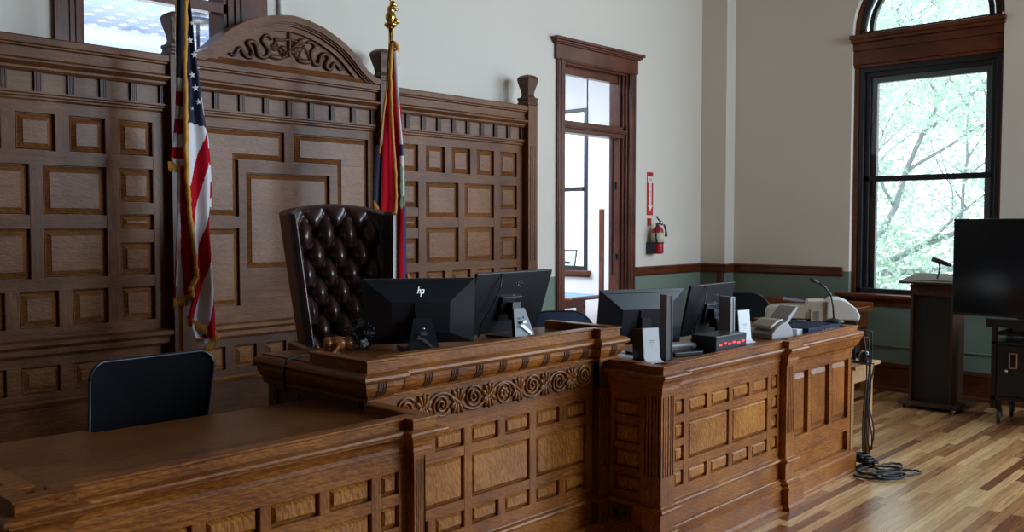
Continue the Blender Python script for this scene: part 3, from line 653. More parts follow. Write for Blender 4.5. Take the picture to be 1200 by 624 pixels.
# ------------------------------------------------------------------ benches
def moulding(path, z, mb, rim_h=0.043, judge=False):
    """z = top of the rim"""
    if not judge:
        sweep(mb, path, [(-0.03, z-0.05), (0.030, z-0.05), (0.030, z-0.006), (0.034, z-0.004), (0.034, z), (-0.022, z), (-0.022, z-0.03)])
def desk_mouldings(path, z, parent, mx):
    m = MB(); sweep(m, path, [(-0.025, z-0.05), (0.028, z-0.05), (0.028, z-0.010), (0.034, z-0.008), (0.034, z), (-0.022, z), (-0.025, z-0.004)])
    part('rim', m, mx, parent, bevel=0.0015)
    m = MB(); sweep(m, path, [(-0.05, z-0.063), (0.05, z-0.063), (0.060, z-0.059), (0.063, z-0.052), (0.060, z-0.045), (0.05, z-0.041), (-0.05, z-0.041)])
    sweep(m, path, [(-0.03, z-0.150), (0.010, z-0.150), (0.010, z-0.130), (0.018, z-0.126), (0.016, z-0.110), (0.022, z-0.092), (0.034, z-0.076), (0.046, z-0.070), (0.046, z-0.062), (-0.03, z-0.062)])
    part('cornice', m, mx, parent)
def desk_base(path, parent, mx, top=0.172):
    m = MB(); sweep(m, path, [(-0.03, 0.0), (0.060, 0.0), (0.060, 0.022), (0.046, 0.034), (0.044, 0.122), (0.052, 0.126), (0.052, 0.136), (0.032, 0.146), (0.034, 0.156), (0.016, 0.166), (0.012, top), (-0.03, top)])
    part('plinth', m, mx, parent)
def ledge(path, parent, mx):
    m = MB(); sweep(m, path, [(-0.03, 0.272), (0.008, 0.272), (0.010, 0.280), (0.024, 0.284), (0.028, 0.292), (0.024, 0.300), (0.006, 0.306), (0.004, 0.312), (-0.03, 0.312)])
    part('ledge', m, mx, parent)
def pilaster(F, s0, s1, parent, mat, nf=5, z0=0.30, z1=0.89, fz=0.46):
    m = MB(); w = (s1-s0); p = (w-0.014)/nf; g = p*0.42
    ops = [(s0+0.007+p*(i+.5)-g/2, s0+0.007+p*(i+.5)+g/2, fz, z1-0.018) for i in range(nf)]
    frame(m, F, s0, s1, z0, z1, ops, 0.012); frame(m, F, s0, s1, 0.16, z0, [], 0.01)
    part('pilaster', m, mat, parent)
def walls(path, mb, z0, z1, o=-0.032):
    q = offs(path, o)
    for i in range(len(q)-1):
        (a, b), (c, d) = q[i], q[i+1]; mb.add([(a, b, z0), (c, d, z0), (c, d, z1), (a, b, z1)], [(0, 1, 2, 3)])
def sides(path, mb, z0, z1):
    for i in range(len(path)-1):
        (a, b), (c, d) = path[i], path[i+1]
        if math.hypot(a-c, b-d) < 0.05: mb.add([(a, b, z0), (c, d, z0), (c, d, z1), (a, b, z1)], [(0, 1, 2, 3)])
def slab(path, back, mb, z0, z1, o=0.0):
    q = offs(path, o)+back; n = len(q)
    vs = [(x, y, z0) for x, y in q]+[(x, y, z1) for x, y in q]
    mb.add(vs, [tuple(range(n))[::-1], tuple(range(n, 2*n))]+[(i, (i+1) % n, n+(i+1) % n, n+i) for i in range(n)])
ROWS = [(0.745, 0.826), (0.497, 0.700), (0.369, 0.449)]
def desk_ops(x0):
    """x0 = left end of the field (width 1.235)"""
    k = x0-3.935; o = []
    for a, b in ((4.000, 4.085), (5.055, 5.137)):
        for c, d in ((0.745, 0.828), (0.620, 0.704), (0.498, 0.580), (0.369, 0.450)): o.append((a+k, b+k, c, d))
    for a, b in ((4.135, 4.318), (4.365, 4.554), (4.596, 4.785), (4.828, 5.010)):
        for c, d in (ROWS[0], ROWS[2]): o.append((a+k, b+k, c, d))
    o += [(4.135+k, 4.554+k, *ROWS[1]), (4.596+k, 5.010+k, *ROWS[1])]
    return o
# ---- clerk desk (right)
ck = thing('clerk_desk', 'carved oak clerk desk on the right with fluted corner and paper and electronics on top', 'desk', (5.0, 2.95, 0))
CP = [(3.85, 2.8985), (3.85, 2.66), (3.81, 2.66), (3.81, 2.545), (3.935, 2.545), (3.935, 2.59), (5.17, 2.59), (5.17, 2.545), (5.28, 2.545), (5.28, 2.60), (6.26, 2.60), (6.26, 3.35)]
Fm = Face((0, 2.59), (1, 2.59)); ops = desk_ops(3.935)
m = MB(); frame(m, Fm, 3.935, 5.17, 0.30, 0.90, ops, 0.022); frame(m, Fm, 3.935, 5.17, 0.15, 0.30, [], 0.01)
fr = part('front_panelling', m, oak_x, ck)
for r in ops: part('raised_panel', raised(Fm, *r, BENCH), oak_fig, fr)
m = MB()
for a, b in ((4.087, 4.133), (5.012, 5.053), (3.937, 3.998), (5.139, 5.168)): pbox('stile', a, b, 2.5885, 2.59, 0.369, 0.828, oak_z, ck)
for a, b in ((4.320, 4.363), (4.556, 4.594), (4.787, 4.826)):
    for c, d in (ROWS[0], ROWS[2]): pbox('stile', a, b, 2.5885, 2.59, c, d, oak_z, ck)
pbox('stile', 4.556, 4.594, 2.5885, 2.59, *ROWS[1], oak_z, ck)
Fp = Face((0, 2.545), (1, 2.545)); pilaster(Fp, 3.81, 3.935, ck, oak_z); pilaster(Fp, 5.17, 5.28, ck, oak_z)
Fs = Face((3.81, 2.66), (3.81, 2.545)); pilaster(Fs, 0, 0.115, ck, oak_z)
Fl = Face((3.85, 2.895), (3.85, 2.66))          # dark side facing left
lo = [(0.03, 0.19, c, d) for c, d in ((0.745, 0.828), (0.600, 0.704), (0.470, 0.565), (0.345, 0.430))]
m = MB(); frame(m, Fl, 0, 0.235, 0.30, 0.90, lo, 0.022); frame(m, Fl, 0, 0.235, 0, 0.30, [], 0.022)
fr = part('side_panelling', m, oak_z, ck)
for r in lo: part('raised_panel', raised(Fl, *r, BENCH), oak_fig, fr)
F2 = Face((0, 2.60), (1, 2.60)); o2 = [(5.36, 5.585, 0.392, 0.805), (5.625, 5.905, 0.392, 0.805), (5.945, 6.215, 0.392, 0.805)]
m = MB(); frame(m, F2, 5.28, 6.26, 0.12, 0.90, o2+[(5.36, 6.215, 0.160, 0.300)], 0.03)
fr = part('end_panelling', m, oak_x, ck)
for r in o2: part('raised_panel', raised(F2, *r, [(0.001, -0.028), (0.012, -0.028), (0.014, -0.024), (0.045, -0.010)]), oak_z, fr)
m = MB(); m.box(6.255, 6.262, 2.60, 3.35, 0.0, 0.98); m.box(3.88, 6.25, 2.66, 2.68, 0, 0.9); m.box(3.86, 3.98, 2.868, 2.899, 0, 0.99); walls(CP, m, 0, 0.96); sides(CP, m, 0.05, 0.90); part('carcass', m, oak_z, ck)
desk_mouldings(CP, 1.036, ck, oak_x)
m = MB(); sweep(m, [(5.285, 2.60), (6.26, 2.60), (6.26, 3.2)], [(-0.01, 0.80), (0.004, 0.815), (0.004, 0.865), (0.012, 0.87), (0.014, 0.885), (0.03, 0.90), (0.05, 0.945), (0.062, 0.965), (0.062, 0.975), (-0.01, 0.975)]) ; part('cove_moulding', m, oak_x, ck)
desk_base(CP[:9]+[(5.28, 2.60)], ck, oak_x)
m = MB(); sweep(m, [(5.28, 2.60), (6.30, 2.60), (6.30, 3.3)], [(-0.02, 0), (0.035, 0), (0.03, 0.012), (0.022, 0.02), (0.022, 0.122), (0.010, 0.132), (0.008, 0.145), (-0.02, 0.145)]); part('plinth', m, oak_x, ck)
ledge(CP[:9]+[(5.28, 2.60)], ck, oak_x)
m = MB(); slab(CP, [(6.26, 3.5), (3.965, 3.5), (3.965, 2.895)], m, 0.975, 1.002, 0.01); part('worktop', m, oak_top, ck)
m = MB(); Fo = Face((3.848, 2.87), (3.848, 2.755))
def bx(F, mb, s0, s1, z0, z1, o0, o1):
    v = [F(s, z, o) for o in (o0, o1) for s, z in ((s0, z0), (s1, z0), (s1, z1), (s0, z1))]
    mb.add(v, [(0, 1, 2, 3), (7, 6, 5, 4), (0, 4, 5, 1), (1, 5, 6, 2), (2, 6, 7, 3), (3, 7, 4, 0)])
bx(Fo, m, 0.0, 0.115, 0.185, 0.265, 0.0, 0.008)
pl = part('outlet_plate', m, bronze, ck, label='bronze double socket plate low on the shaded side')
m = MB()
for s in (0.035, 0.082):
    c = Fo(s, 0.225, 0.009)
    m.M = Matrix.Translation(c) @ Matrix.Rotation(-PI/2, 4, 'Y'); m.lathe([(0.016, 0), (0.016, 0.003), (0.004, 0.004)], (0, 0, 0), 14)
part('socket', m, black_pl, pl)
# ---- left desk
wt = thing('witness_desk', 'long low oak desk in the left foreground with an empty scratched worktop', 'desk', (1.55, 2.95, 0))
LP = [(0.87, 3.34), (0.87, 2.66), (0.83, 2.66), (0.83, 2.545), (0.935, 2.545), (0.935, 2.59), (2.18, 2.59), (2.18, 2.545), (2.235, 2.545), (2.235, 2.885)]
ops = desk_ops(0.94)
m = MB(); frame(m, Fm, 0.935, 2.18, 0.30, 0.90, ops, 0.022); frame(m, Fm, 0.935, 2.18, 0.15, 0.30, [], 0.01)
fr = part('front_panelling', m, oak_x, wt)
for r in ops: part('raised_panel', raised(Fm, *r, BENCH), oak_fig, fr)
m = MB(); k = 0.94-3.935
for a, b in ((4.320, 4.363), (4.556, 4.594), (4.787, 4.826)):
    for c, d in (ROWS[0], ROWS[2]): pbox('stile', a+k, b+k, 2.5885, 2.59, c, d, oak_z, wt)
for a, b in ((4.087, 4.133), (5.012, 5.053), (5.139, 5.173)): pbox('stile', a+k, b+k, 2.5885, 2.59, 0.369, 0.828, oak_z, wt)
pilaster(Fp, 0.83, 0.935, wt, oak_z); pilaster(Fp, 2.18, 2.235, wt, oak_z, 5)
m = MB(); walls(LP, m, 0, 0.96); sides(LP, m, 0.05, 0.90); m.box(2.228, 2.235, 2.545, 2.9, 0, 0.96); m.box(0.87, 0.89, 2.66, 3.3, 0, 0.96); part('carcass', m, oak_z, wt)
desk_mouldings(LP, 1.033, wt, oak_x); desk_base(LP, wt, oak_x); ledge(LP, wt, oak_x)
m = MB(); slab(LP, [(2.235, 3.26), (1.325, 3.30), (1.305, 3.36), (0.6, 3.40), (0.6, 3.34)], m, 0.978, 1.000, 0.008); part('worktop', m, oak_top, wt)
# ---- judge's bench
jb = thing('judge_bench', 'raised oak judge bench in the centre with a carved scroll frieze', 'bench', (3.05, 3.3, 0))
JP = [(2.245, 3.66), (2.245, 2.90), (2.345, 2.90), (2.345, 2.945), (3.76, 2.945), (3.76, 2.90), (3.875, 2.90), (3.875, 3.42)]
Fj = Face((0, 2.945), (1, 2.945))
ops = []
for a, b in ((2.425, 2.60), (2.645, 2.819), (2.869, 3.042), (3.090, 3.262), (3.313, 3.487), (3.536, 3.705)):
    ops += [(a, b, *ROWS[0]), (a, b, *ROWS[2])]
for a, b in ((2.425, 2.819), (2.869, 3.262), (3.313, 3.705)): ops.append((a, b, *ROWS[1]))
m = MB(); frame(m, Fj, 2.345, 3.76, 0.30, 0.892, ops, 0.022); frame(m, Fj, 2.345, 3.76, 0.0, 0.30, [], 0.01)
fr = part('front_panelling', m, oak_x, jb)
for r in ops: part('raised_panel', raised(Fj, *r, BENCH), oak_fig, fr)
m = MB()
for a, b in ((2.603, 2.642), (3.045, 3.087), (3.490, 3.533)):
    for c, d in (ROWS[0], ROWS[2]): pbox('stile', a, b, 2.9435, 2.945, c, d, oak_z, jb)
for a, b in ((2.822, 2.866), (3.265, 3.310), (3.708, 3.757)): pbox('stile', a, b, 2.9435, 2.945, 0.369, 0.826, oak_z, jb)
Fjp = Face((0, 2.90), (1, 2.90)); pilaster(Fjp, 2.245, 2.345, jb, oak_z); pilaster(Fjp, 3.76, 3.875, jb, oak_z)
m = MB(); m.box(2.245, 2.345, 2.90, 2.96, 0.885, 1.03); m.box(3.76, 3.875, 2.90, 2.96, 0.885, 1.03); part('pilaster_heads', m, oak_x, jb) if False else None; m.box(3.79, 3.872, 2.905, 2.96, 0.3, 1.03); walls(JP, m, 0, 1.13); sides(JP, m, 0.0, 1.04); m.box(2.25, 3.87, 3.0, 3.02, 0, 1.1)
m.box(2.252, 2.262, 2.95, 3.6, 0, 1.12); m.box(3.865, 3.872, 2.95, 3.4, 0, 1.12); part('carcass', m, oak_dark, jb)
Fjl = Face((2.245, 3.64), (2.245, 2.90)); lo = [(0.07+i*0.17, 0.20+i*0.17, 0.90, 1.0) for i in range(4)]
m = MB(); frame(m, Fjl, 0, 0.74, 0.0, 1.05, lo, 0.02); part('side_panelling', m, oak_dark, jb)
m = MB(); RIM = [(2.245, 3.27), (2.245, 2.90), (2.345, 2.90), (2.345, 2.945), (3.76, 2.945), (3.76, 2.90), (3.875, 2.90), (3.875, 3.36)]
sweep(m, RIM, [(-0.025, 1.150), (0.028, 1.150), (0.028, 1.193), (0.034, 1.195), (0.034, 1.204), (-0.022, 1.204), (-0.025, 1.2)]); part('rim', m, oak_x, jb, bevel=0.0015)
m = MB(); sweep(m, JP, [(-0.05, 1.112), (0.05, 1.112), (0.060, 1.118), (0.066, 1.128), (0.064, 1.138), (0.056, 1.146), (0.045, 1.152), (-0.05, 1.152)])
sweep(m, JP, [(-0.03, 1.044), (0.014, 1.044), (0.016, 1.050), (0.030, 1.062), (0.041, 1.078), (0.046, 1.094), (0.046, 1.112), (-0.03, 1.112)])
sweep(m, JP, [(-0.03, 1.024), (0.012, 1.024), (0.014, 1.034), (0.028, 1.038), (0.028, 1.044), (-0.03, 1.044)]); part('cornice', m, oak_x, jb)
# ribbed bands
rb = []; cp = [(0.016, 1.050), (0.030, 1.062), (0.041, 1.078), (0.046, 1.094), (0.046, 1.110)]
def band(x, y, w=0.048):
    m = MB()
    for q in range(4):
        a = x-w/2+q*w/4
        vs = [(xx, y-o-0.004, z) for xx in (a, a+w/4*0.62) for o, z in cp]; n = len(cp)
        m.add(vs, [(i, i+n, i+n+1, i+1) for i in range(n-1)]); m.add([(xx, y-o+yy, z) for xx in (a,) for yy in (-0.004, 0.004) for o, z in cp], [(i, i+1, i+n+1, i+n) for i in range(n-1)]); m.add([(a+w/4*0.62, y-o+yy, z) for yy in (-0.004, 0.004) for o, z in cp], [(i, i+n, i+n+1, i+1) for i in range(n-1)])
    part('ribbed_band', m, oak_dark, jb)
for x in (2.285,): band(x, 2.90)
for i in range(9): band(2.42+i*0.1535, 2.945)
band(3.83, 2.90)
m = MB(); m.box(2.345, 3.76, 2.941, 2.98, 0.892, 1.026)
for z in (0.888, 1.010): m.box(2.345, 3.76, 2.936, 2.95, z, z+0.014)
fz = part('frieze', m, wood('oak_frieze', (0.06, 0.017, 0.004), (0.17, 0.053, 0.010), (0.30, 0.115, 0.027), 0), jb)
m = MB(); yj = 2.937
zc = 0.956
for k in range(-3, 4):
    x = 3.072+0.2*k; zz = zc+(0.006 if k % 2 else -0.004); sg = 1 if k % 2 else -1
    pts = []
    for i in range(46):
        t = i/45; a = sg*(0.4+t*4.3*PI); r = 0.046*(1-t)+0.007; pts.append((x+r*math.cos(a), yj-0.003*t, zz+r*math.sin(a)))
    if k == 0:
        pts = [(x+0.044*math.cos(a*PI/12), yj, zz+0.046*math.sin(a*PI/12)) for a in range(25)]
        for q in range(7):
            a = q*2*PI/7; m.sphere((x+0.02*math.cos(a), yj, zz+0.02*math.sin(a)), 0.013, 8, 0, (1, .6, 1))
        m.sphere((x, yj-0.004, zz), 0.009, 8)
    m.tube(pts, 0.0062, 6)
stem = [(2.40+i*0.0125, yj, zc+0.049*math.cos(PI*(2.40+i*0.0125-3.072)/0.2)) for i in range(108)]
m.tube([p for p in stem if p[0] < 3.745], 0.0072, 6)
for k in range(-4, 4):
    xm = 3.072+0.2*(k+0.5)
    for sg in (1, -1):
        for q in range(5):
            a = math.radians(90+(q-2)*26 - sg*0)*1.0; bx_, bz = xm+0.0*sg, zc-0.018*sg+sg*0.0
            d = (math.cos(a)*0.9, sg*math.sin(a)); x0, z0 = bx_+d[0]*0.014, zc-0.012*sg+d[1]*0.014
            L_ = 0.060 if q in (1, 2, 3) else 0.05
            p = [(x0+d[0]*L_*t, yj+0.001, z0+d[1]*L_*t) for t in (0, .35, .7, 1)]
            if 2.38 < x0 < 3.73: m.tube(p, [0.004, 0.008, 0.0115, 0.005], 6)
part('scroll_carving', m, wood('oak_carving', (0.075, 0.022, 0.005), (0.21, 0.068, 0.014), (0.36, 0.14, 0.036), 2, rough=0.3), fz)
JF = JP[1:7]; ledge(JF, jb, oak_x)
m = MB(); sweep(m, JF, [(-0.03, 0), (0.045, 0), (0.045, 0.13), (0.02, 0.16), (-0.03, 0.165)]); part('plinth', m, oak_x, jb)
m = MB(); slab(JP, [], m, 1.135, 1.158, 0.02); part('worktop', m, oak_top, jb)
# judge's platform behind the bench
m = MB(); m.box(2.30, 3.84, 3.66, 5.47, 0, 0.42); struct('trim_8', m, oak_dark)
# ------------------------------------------------------------------ flags
def lerp(a, b, t): return a+(b-a)*t
def interp(tab, t):                     # rows (xl, zl, xr, zr) top to bottom, t in 0..1 by height
    z = lerp(tab[0][1], tab[-1][1], t)
    for i in range(len(tab)-1):
        if z <= tab[i][1]+1e-9 and z >= tab[i+1][1]-1e-9:
            k = (tab[i][1]-z)/max(1e-6, tab[i][1]-tab[i+1][1]); return [lerp(tab[i][j], tab[i+1][j], k) for j in range(4)]
    return list(tab[-1])
def poly_z(P, x):
    if x <= P[0][0]: a, b = P[0], P[1]
    elif x >= P[-1][0]: a, b = P[-2], P[-1]
    else:
        for i in range(len(P)-1):
            if P[i][0] <= x <= P[i+1][0]: a, b = P[i], P[i+1]; break
    return a[1]+(b[1]-a[1])*(x-a[0])/max(1e-6, b[0]-a[0])
def sheet(mb, tab, y, amp, folds, ph, cfn, nu=36, nv=160, th=0.004):
    def pos(u, v):
        xl, zl, xr, zr = interp(tab, v); x = lerp(xl, xr, u); z = lerp(zl, zr, u)
        edge = math.sin(PI*min(1, max(0, u)))**0.5
        return (x, y-amp*math.sin(PI*folds*u+ph+1.3*v)*(0.5+0.5*v)-0.012*edge, z)
    mb.grid(pos, nu, nv, cfn=lambda u, v: cfn(*pos(u, v)))
    return pos
fl = thing('national_flag', 'stars and stripes flag with gold fringe hanging on a brass pole on the left', 'flag', (2.574, 5.13, 0))
m = MB()
sheet(m, US_LEFT, 5.10, 0.02, 2, 0, lambda x, y, z: 2 if z+0.03*(x-2.55) > US_LZ[0] else (1 if sum(z < q+0.15*(2.60-x)*0 for q in US_LZ) % 2 == 1 else 0))
def bcol(x, y, z):
    xa = US_BB[0][0][0]
    def px(P):
        for i in range(len(P)-1):
            if P[i][1] >= z >= P[i+1][1]: return lerp(P[i][0], P[i+1][0], (P[i][1]-z)/(P[i][1]-P[i+1][1]))
        return P[-1][0] if z < P[-1][1] else P[0][0]
    return 1 if px(US_BB[1]) < x < px(US_BB[0]) else 0
sheet(m, US_BACK, 5.09, 0.02, 1.5, 0.5, bcol)
sheet(m, US_RIGHT, 5.09, 0.012, 1, 0, lambda x, y, z: (1 if sum(z < q+0.5*(x-2.74) for q in US_RZ) % 2 == 1 else 0))
def fcol(x, y, z):
    c = sum(z < poly_z(P, x) for P in US_FB)
    if c == 0: return 2
    return 1 if c % 2 == 1 else 0
sheet(m, US_FRONT, 5.05, 0.022, 2.6, 0.3, fcol, 44, 220)
sheet(m, US_TAIL, 5.08, 0.008, 1, 0, lambda x, y, z: 1 if x < 2.73 else 0, 10, 16)
fc = part('flag_cloth', m, [cloth_red, cloth_white, cloth_blue], fl)
def star(x, y, z, r):
    mb = MB(); vs = [(x, y-0.004, z)]
    for k in range(10):
        a = PI/2+k*PI/5+0.15; q = r if k % 2 == 0 else r*0.40; vs.append((x+q*math.cos(a), y, z+q*math.sin(a)))
    return mb.add(vs, [(0, 1+(k+1) % 10, 1+k) for k in range(10)])
for x, z, r in US_STARS: part('star', star(x, 5.012, z, r*0.82), cloth_white, fc)
def fringe(mb, P, y, drop, jit=0.006, thick=0.006, n=5):
    for i in range(len(P)-1):
        (x0, z0), (x1, z1) = P[i], P[i+1]; l = math.hypot(x1-x0, z1-z0); k = max(2, int(l/0.006))
        for q in range(k):
            t = q/k; x, z = lerp(x0, x1, t), lerp(z0, z1, t); dx = random.uniform(-jit, jit)
            mb.tube([(x, y, z+0.004), (x+dx*.4, y-random.uniform(0, .004), z-drop*.5), (x+dx, y, z-drop*random.uniform(.9, 1.05))], [thick*.6, thick*.55, thick*.4], 5)
def cordedge(mb, P, y, r):
    pts = []
    for i in range(len(P)-1):
        for q in range(6):
            t = q/6; pts.append((lerp(P[i][0], P[i+1][0], t)+random.uniform(-.003, .003), y+random.uniform(-.003, .003), lerp(P[i][1], P[i+1][1], t)))
    pts.append((P[-1][0], y, P[-1][1])); mb.tube(pts, [r*random.uniform(.8, 1.25) for _ in pts], 7)
m = MB()
cordedge(m, US_GOLD[:10], 5.022, 0.013); cordedge(m, US_GOLD[9:], 5.03, 0.016)
fringe(m, US_GB1, 5.08, 0.055); fringe(m, US_GB2, 5.07, 0.062); fringe(m, US_GB3, 5.035, 0.055); fringe(m, US_GB4, 5.05, 0.045, 0.012); fringe(m, US_GB5, 5.08, 0.045)
part('gold_fringe', m, cloth_gold, fl)
m = MB(); m.tube([(2.574, 5.13, 0.05), (2.590, 5.13, 3.45)], 0.014, 12); part('pole', m, brass, fl)
m = MB(); m.lathe([(0.17, 0), (0.17, 0.02), (0.12, 0.045), (0.05, 0.06), (0.03, 0.12), (0.02, 0.13)], (2.574, 5.13, 0), 24); part('stand', m, brass, fl)

f2 = thing('state_flag', 'red flag with gold fringe on a brass pole topped by a gold bear', 'flag', (4.06, 4.98, 0.42))
m = MB()
sheet(m, ST_RED, 4.95, 0.022, 2.2, 0.4, lambda x, y, z: 0, 30, 120)
def wcol(x, y, z):
    if z > 2.30: return 1
    if z > 2.22: return 2
    if z < 1.95: return 2 if x > 4.118 else 0
    return 2 if x > 4.128 else 1
sheet(m, ST_WHITE, 4.92, 0.008, 1, 0, lambda x, y, z: wcol(x, y, z), 16, 120)
sheet(m, ST_SHADE, 4.97, 0.01, 1, 0, lambda x, y, z: 3, 12, 40)  # blue fold in shadow: the shade is put into its near-black navy
fc = part('flag_cloth', m, [cloth_red, cloth_white, plain('flag_blue', (0.012, 0.02, 0.10), 0.7), cloth_blue], f2)
m = MB()
for z in (2.13, 2.09, 2.05, 2.01, 1.97, 1.93, 1.89, 1.85, 1.81): m.sphere((4.112+random.uniform(-.006, .006), 4.908, z), random.uniform(.018, .03), 10, 0, (.9, .2, 1.5))
part('emblem', m, olive_m, fc)
m = MB(); cordedge(m, ST_GOLD, 4.905, 0.012); cordedge(m, ST_GOLD2, 4.925, 0.008); cordedge(m, [(4.06, 3.0), (4.085, 2.97), (4.07, 2.93), (4.075, 2.85)], 4.92, 0.014)
fringe(m, ST_GB, 4.93, 0.05); cordedge(m, [(4.16, 1.40), (4.165, 1.33), (4.16, 1.27)], 4.92, 0.010)
part('gold_fringe', m, cloth_gold, f2)
m = MB(); m.tube([(4.058, 4.98, 0.47), (4.071, 4.98, 3.13)], 0.015, 12); part('pole', m, brass, f2)
m = MB(); m.lathe([(0.17, 0), (0.17, 0.02), (0.12, 0.045), (0.05, 0.06), (0.03, 0.12), (0.02, 0.13)], (4.058, 4.98, 0.42), 24); part('stand', m, brass, f2)
m = MB(); c = (4.071, 4.98, 3.13)
m.lathe([(0.022, -0.02), (0.03, -0.015), (0.045, 0.0), (0.045, 0.012), (0.03, 0.016)], c, 16)
m.sphere((c[0], c[1], c[2]+0.055), 0.042, 14, 0, (0.95, 0.85, 1.15)); m.sphere((c[0]+0.002, c[1], c[2]+0.105), 0.032, 12, 0, (0.9, .8, 1.1))
m.sphere((c[0]+0.012, c[1]-0.01, c[2]+0.148), 0.023, 12); m.sphere((c[0]+0.032, c[1]-0.016, c[2]+0.143), 0.012, 8, 0, (1.4, .8, .8))
for s in (-1, 1):
    m.sphere((c[0]+0.004+s*0.010, c[1]+s*0.008, c[2]+0.170), 0.007, 8)
    m.tube([(c[0]+0.01, c[1]+s*0.022, c[2]+0.115), (c[0]+0.045, c[1]+s*0.02, c[2]+0.108), (c[0]+0.052, c[1]+s*0.018, c[2]+0.120)], [0.011, 0.009, 0.008], 7)
    m.tube([(c[0]+0.01, c[1]+s*0.022, c[2]+0.045), (c[0]+0.035, c[1]+s*0.025, c[2]+0.03), (c[0]+0.048, c[1]+s*0.025, c[2]+0.018)], [0.016, 0.014, 0.011], 7)
part('bear_finial', m, brass, f2, label='gold standing bear on top of the pole')

# ------------------------------------------------------------------ judge's leather chair
jc = thing('leather_armchair', 'dark oxblood leather wingback chair with deep button tufting behind the judge bench', 'chair', (3.06, 4.28, 0.42))
def T(loc, rz, rx=0): return Matrix.Translation(loc) @ Matrix.Rotation(rz, 4, 'Z') @ Matrix.Rotation(rx, 4, 'X')
MC = T((3.11, 4.20, 0.42), math.radians(-17))
BH = 0.88; B0 = 0.50                              # back height, start height
def bw(v): return 0.200+0.068*v                   # half width of the inner back
def backp(u, v):
    # u 0..1 ring from left wing tip across to right wing tip; local x right, -y forward
    w = bw(v); z = B0+BH*v; lean = 0.20*v
    s = (u*2-1); a = abs(s); sg = 1 if s >= 0 else -1
    crown = 0.045*math.cos(min(1, a/0.72)*PI/2)*max(0, (v-0.75)/0.25)
    if a < 0.66:
        x = s/0.66*w; 
        X_, Z_ = x/0.066, (z*1.0)/0.105
        aa, bb = (X_+Z_)/2, (X_-Z_)/2
        q = abs(math.sin(PI*aa)*math.sin(PI*bb)); fade = min(1, (1-v)/0.10)*min(1, v/0.06)*min(1, (0.66-a)/0.10)
        puff = 0.058*(q**0.6)*fade + 0.03*(1-fade)
        rad = min(1, math.hypot((aa-round(aa))*1.4, (bb-round(bb))*1.4)/0.36)
        puff -= 0.045*(1-rad)*fade
        y = -puff+0.02-0.05*(a/0.66)**4
    elif a < 0.86:
        t = (a-0.66)/0.20; x = sg*(w+0.018*t+0.012*math.sin(PI*t)); y = -0.03-0.03-0.105*math.sin(t*PI/2)*(0.55+0.45*v)-0.0*t
    else:
        t = (a-0.86)/0.14; k = 0.105*(0.55+0.45*v); ang = t*PI*0.75
        x = sg*(w+0.018+0.030*math.sin(ang)*1.0+0.012*t); y = -0.06-k+0.030*(1-math.cos(ang))-0.010
    return (x, y+lean, z+crown)
m = MB(); m.M = MC; m.grid(backp, 200, 150)
# outer shell, top roll
def outer(u, v):
    w = bw(v); s = u*2-1; z = B0+BH*v; k = 0.105*(0.55+0.45*v); lean = 0.20*v; a = abs(s); sg = 1 if s >= 0 else -1
    crown = 0.045*math.cos(min(1, a/0.72)*PI/2)*max(0, (v-0.75)/0.25)
    if a > 0.6:
        t = (a-0.6)/0.4; x0, y0, _ = backp(0.0 if s < 0 else 1.0, v); y0 -= lean
        x = sg*(w+0.055)*(1-t)+x0*t if t < 1 else x0; x = sg*(w+0.05)+(x0-sg*(w+0.05))*t; y = 0.06+(y0-0.06)*t
    else: x = s/0.6*(w+0.05); y = 0.06+0.02*math.cos(a/0.6*PI/2)
    return (x, y+lean, z+crown)
m.grid(outer, 60, 30)
def toproll(u, v):
    p, q = Vector(backp(u, 1.0)), Vector(outer(u, 1.0)); t = v; c = p.lerp(q, t); c.z += 0.022*math.sin(PI*t); return tuple(c)
m.grid(toproll, 120, 8)
part('backrest', m, leather, jc)
m = MB(); m.M = MC
for j in range(2, 14):
    for i in range(-4, 5):
        if (i+j) % 2: continue
        z = j*0.105; v = (z-B0)/BH
        if not (0.08 < v < 0.92): continue
        x = i*0.066
        if abs(x) > bw(v)*0.86: continue
        m = MB(); m.M = MC; m.sphere((x, 0.040+0.2*v, z), 0.012, 10, 0, (1, .6, 1)); part('tufting_button', m, leather, jc)
m = MB(); m.M = MC; m.tube([backp(0.0+0.075, v/20) for v in range(21)], 0.006, 6); m.tube([backp(1-0.075, v/20) for v in range(21)], 0.006, 6); part('piping', m, leather, jc)
m = MB(); m.M = MC; m.box(-0.27, 0.27, -0.48, 0.03, 0.40, 0.53); part('seat', m, leather, jc, bevel=0.04)
for s in (-1, 1):
    m = MB(); m.M = MC; m.box(s*0.30-0.045, s*0.30+0.045, -0.45, 0.05, 0.42, 0.68); ar = part('armrest', m, leather, jc, bevel=0.03)
m = MB(); m.M = MC; m.lathe([(0.03, 0.1), (0.03, 0.4)], (0, -0.22, 0), 14)
for k in range(5):
    a = k*2*PI/5; m.tube([(0, -0.22, 0.13), (0.3*math.cos(a), -0.22+0.3*math.sin(a), 0.07)], [0.03, 0.018], 8)
    m.sphere((0.3*math.cos(a), -0.22+0.3*math.sin(a), 0.03), 0.03, 10)
part('swivel_base', m, mahog_z, jc)

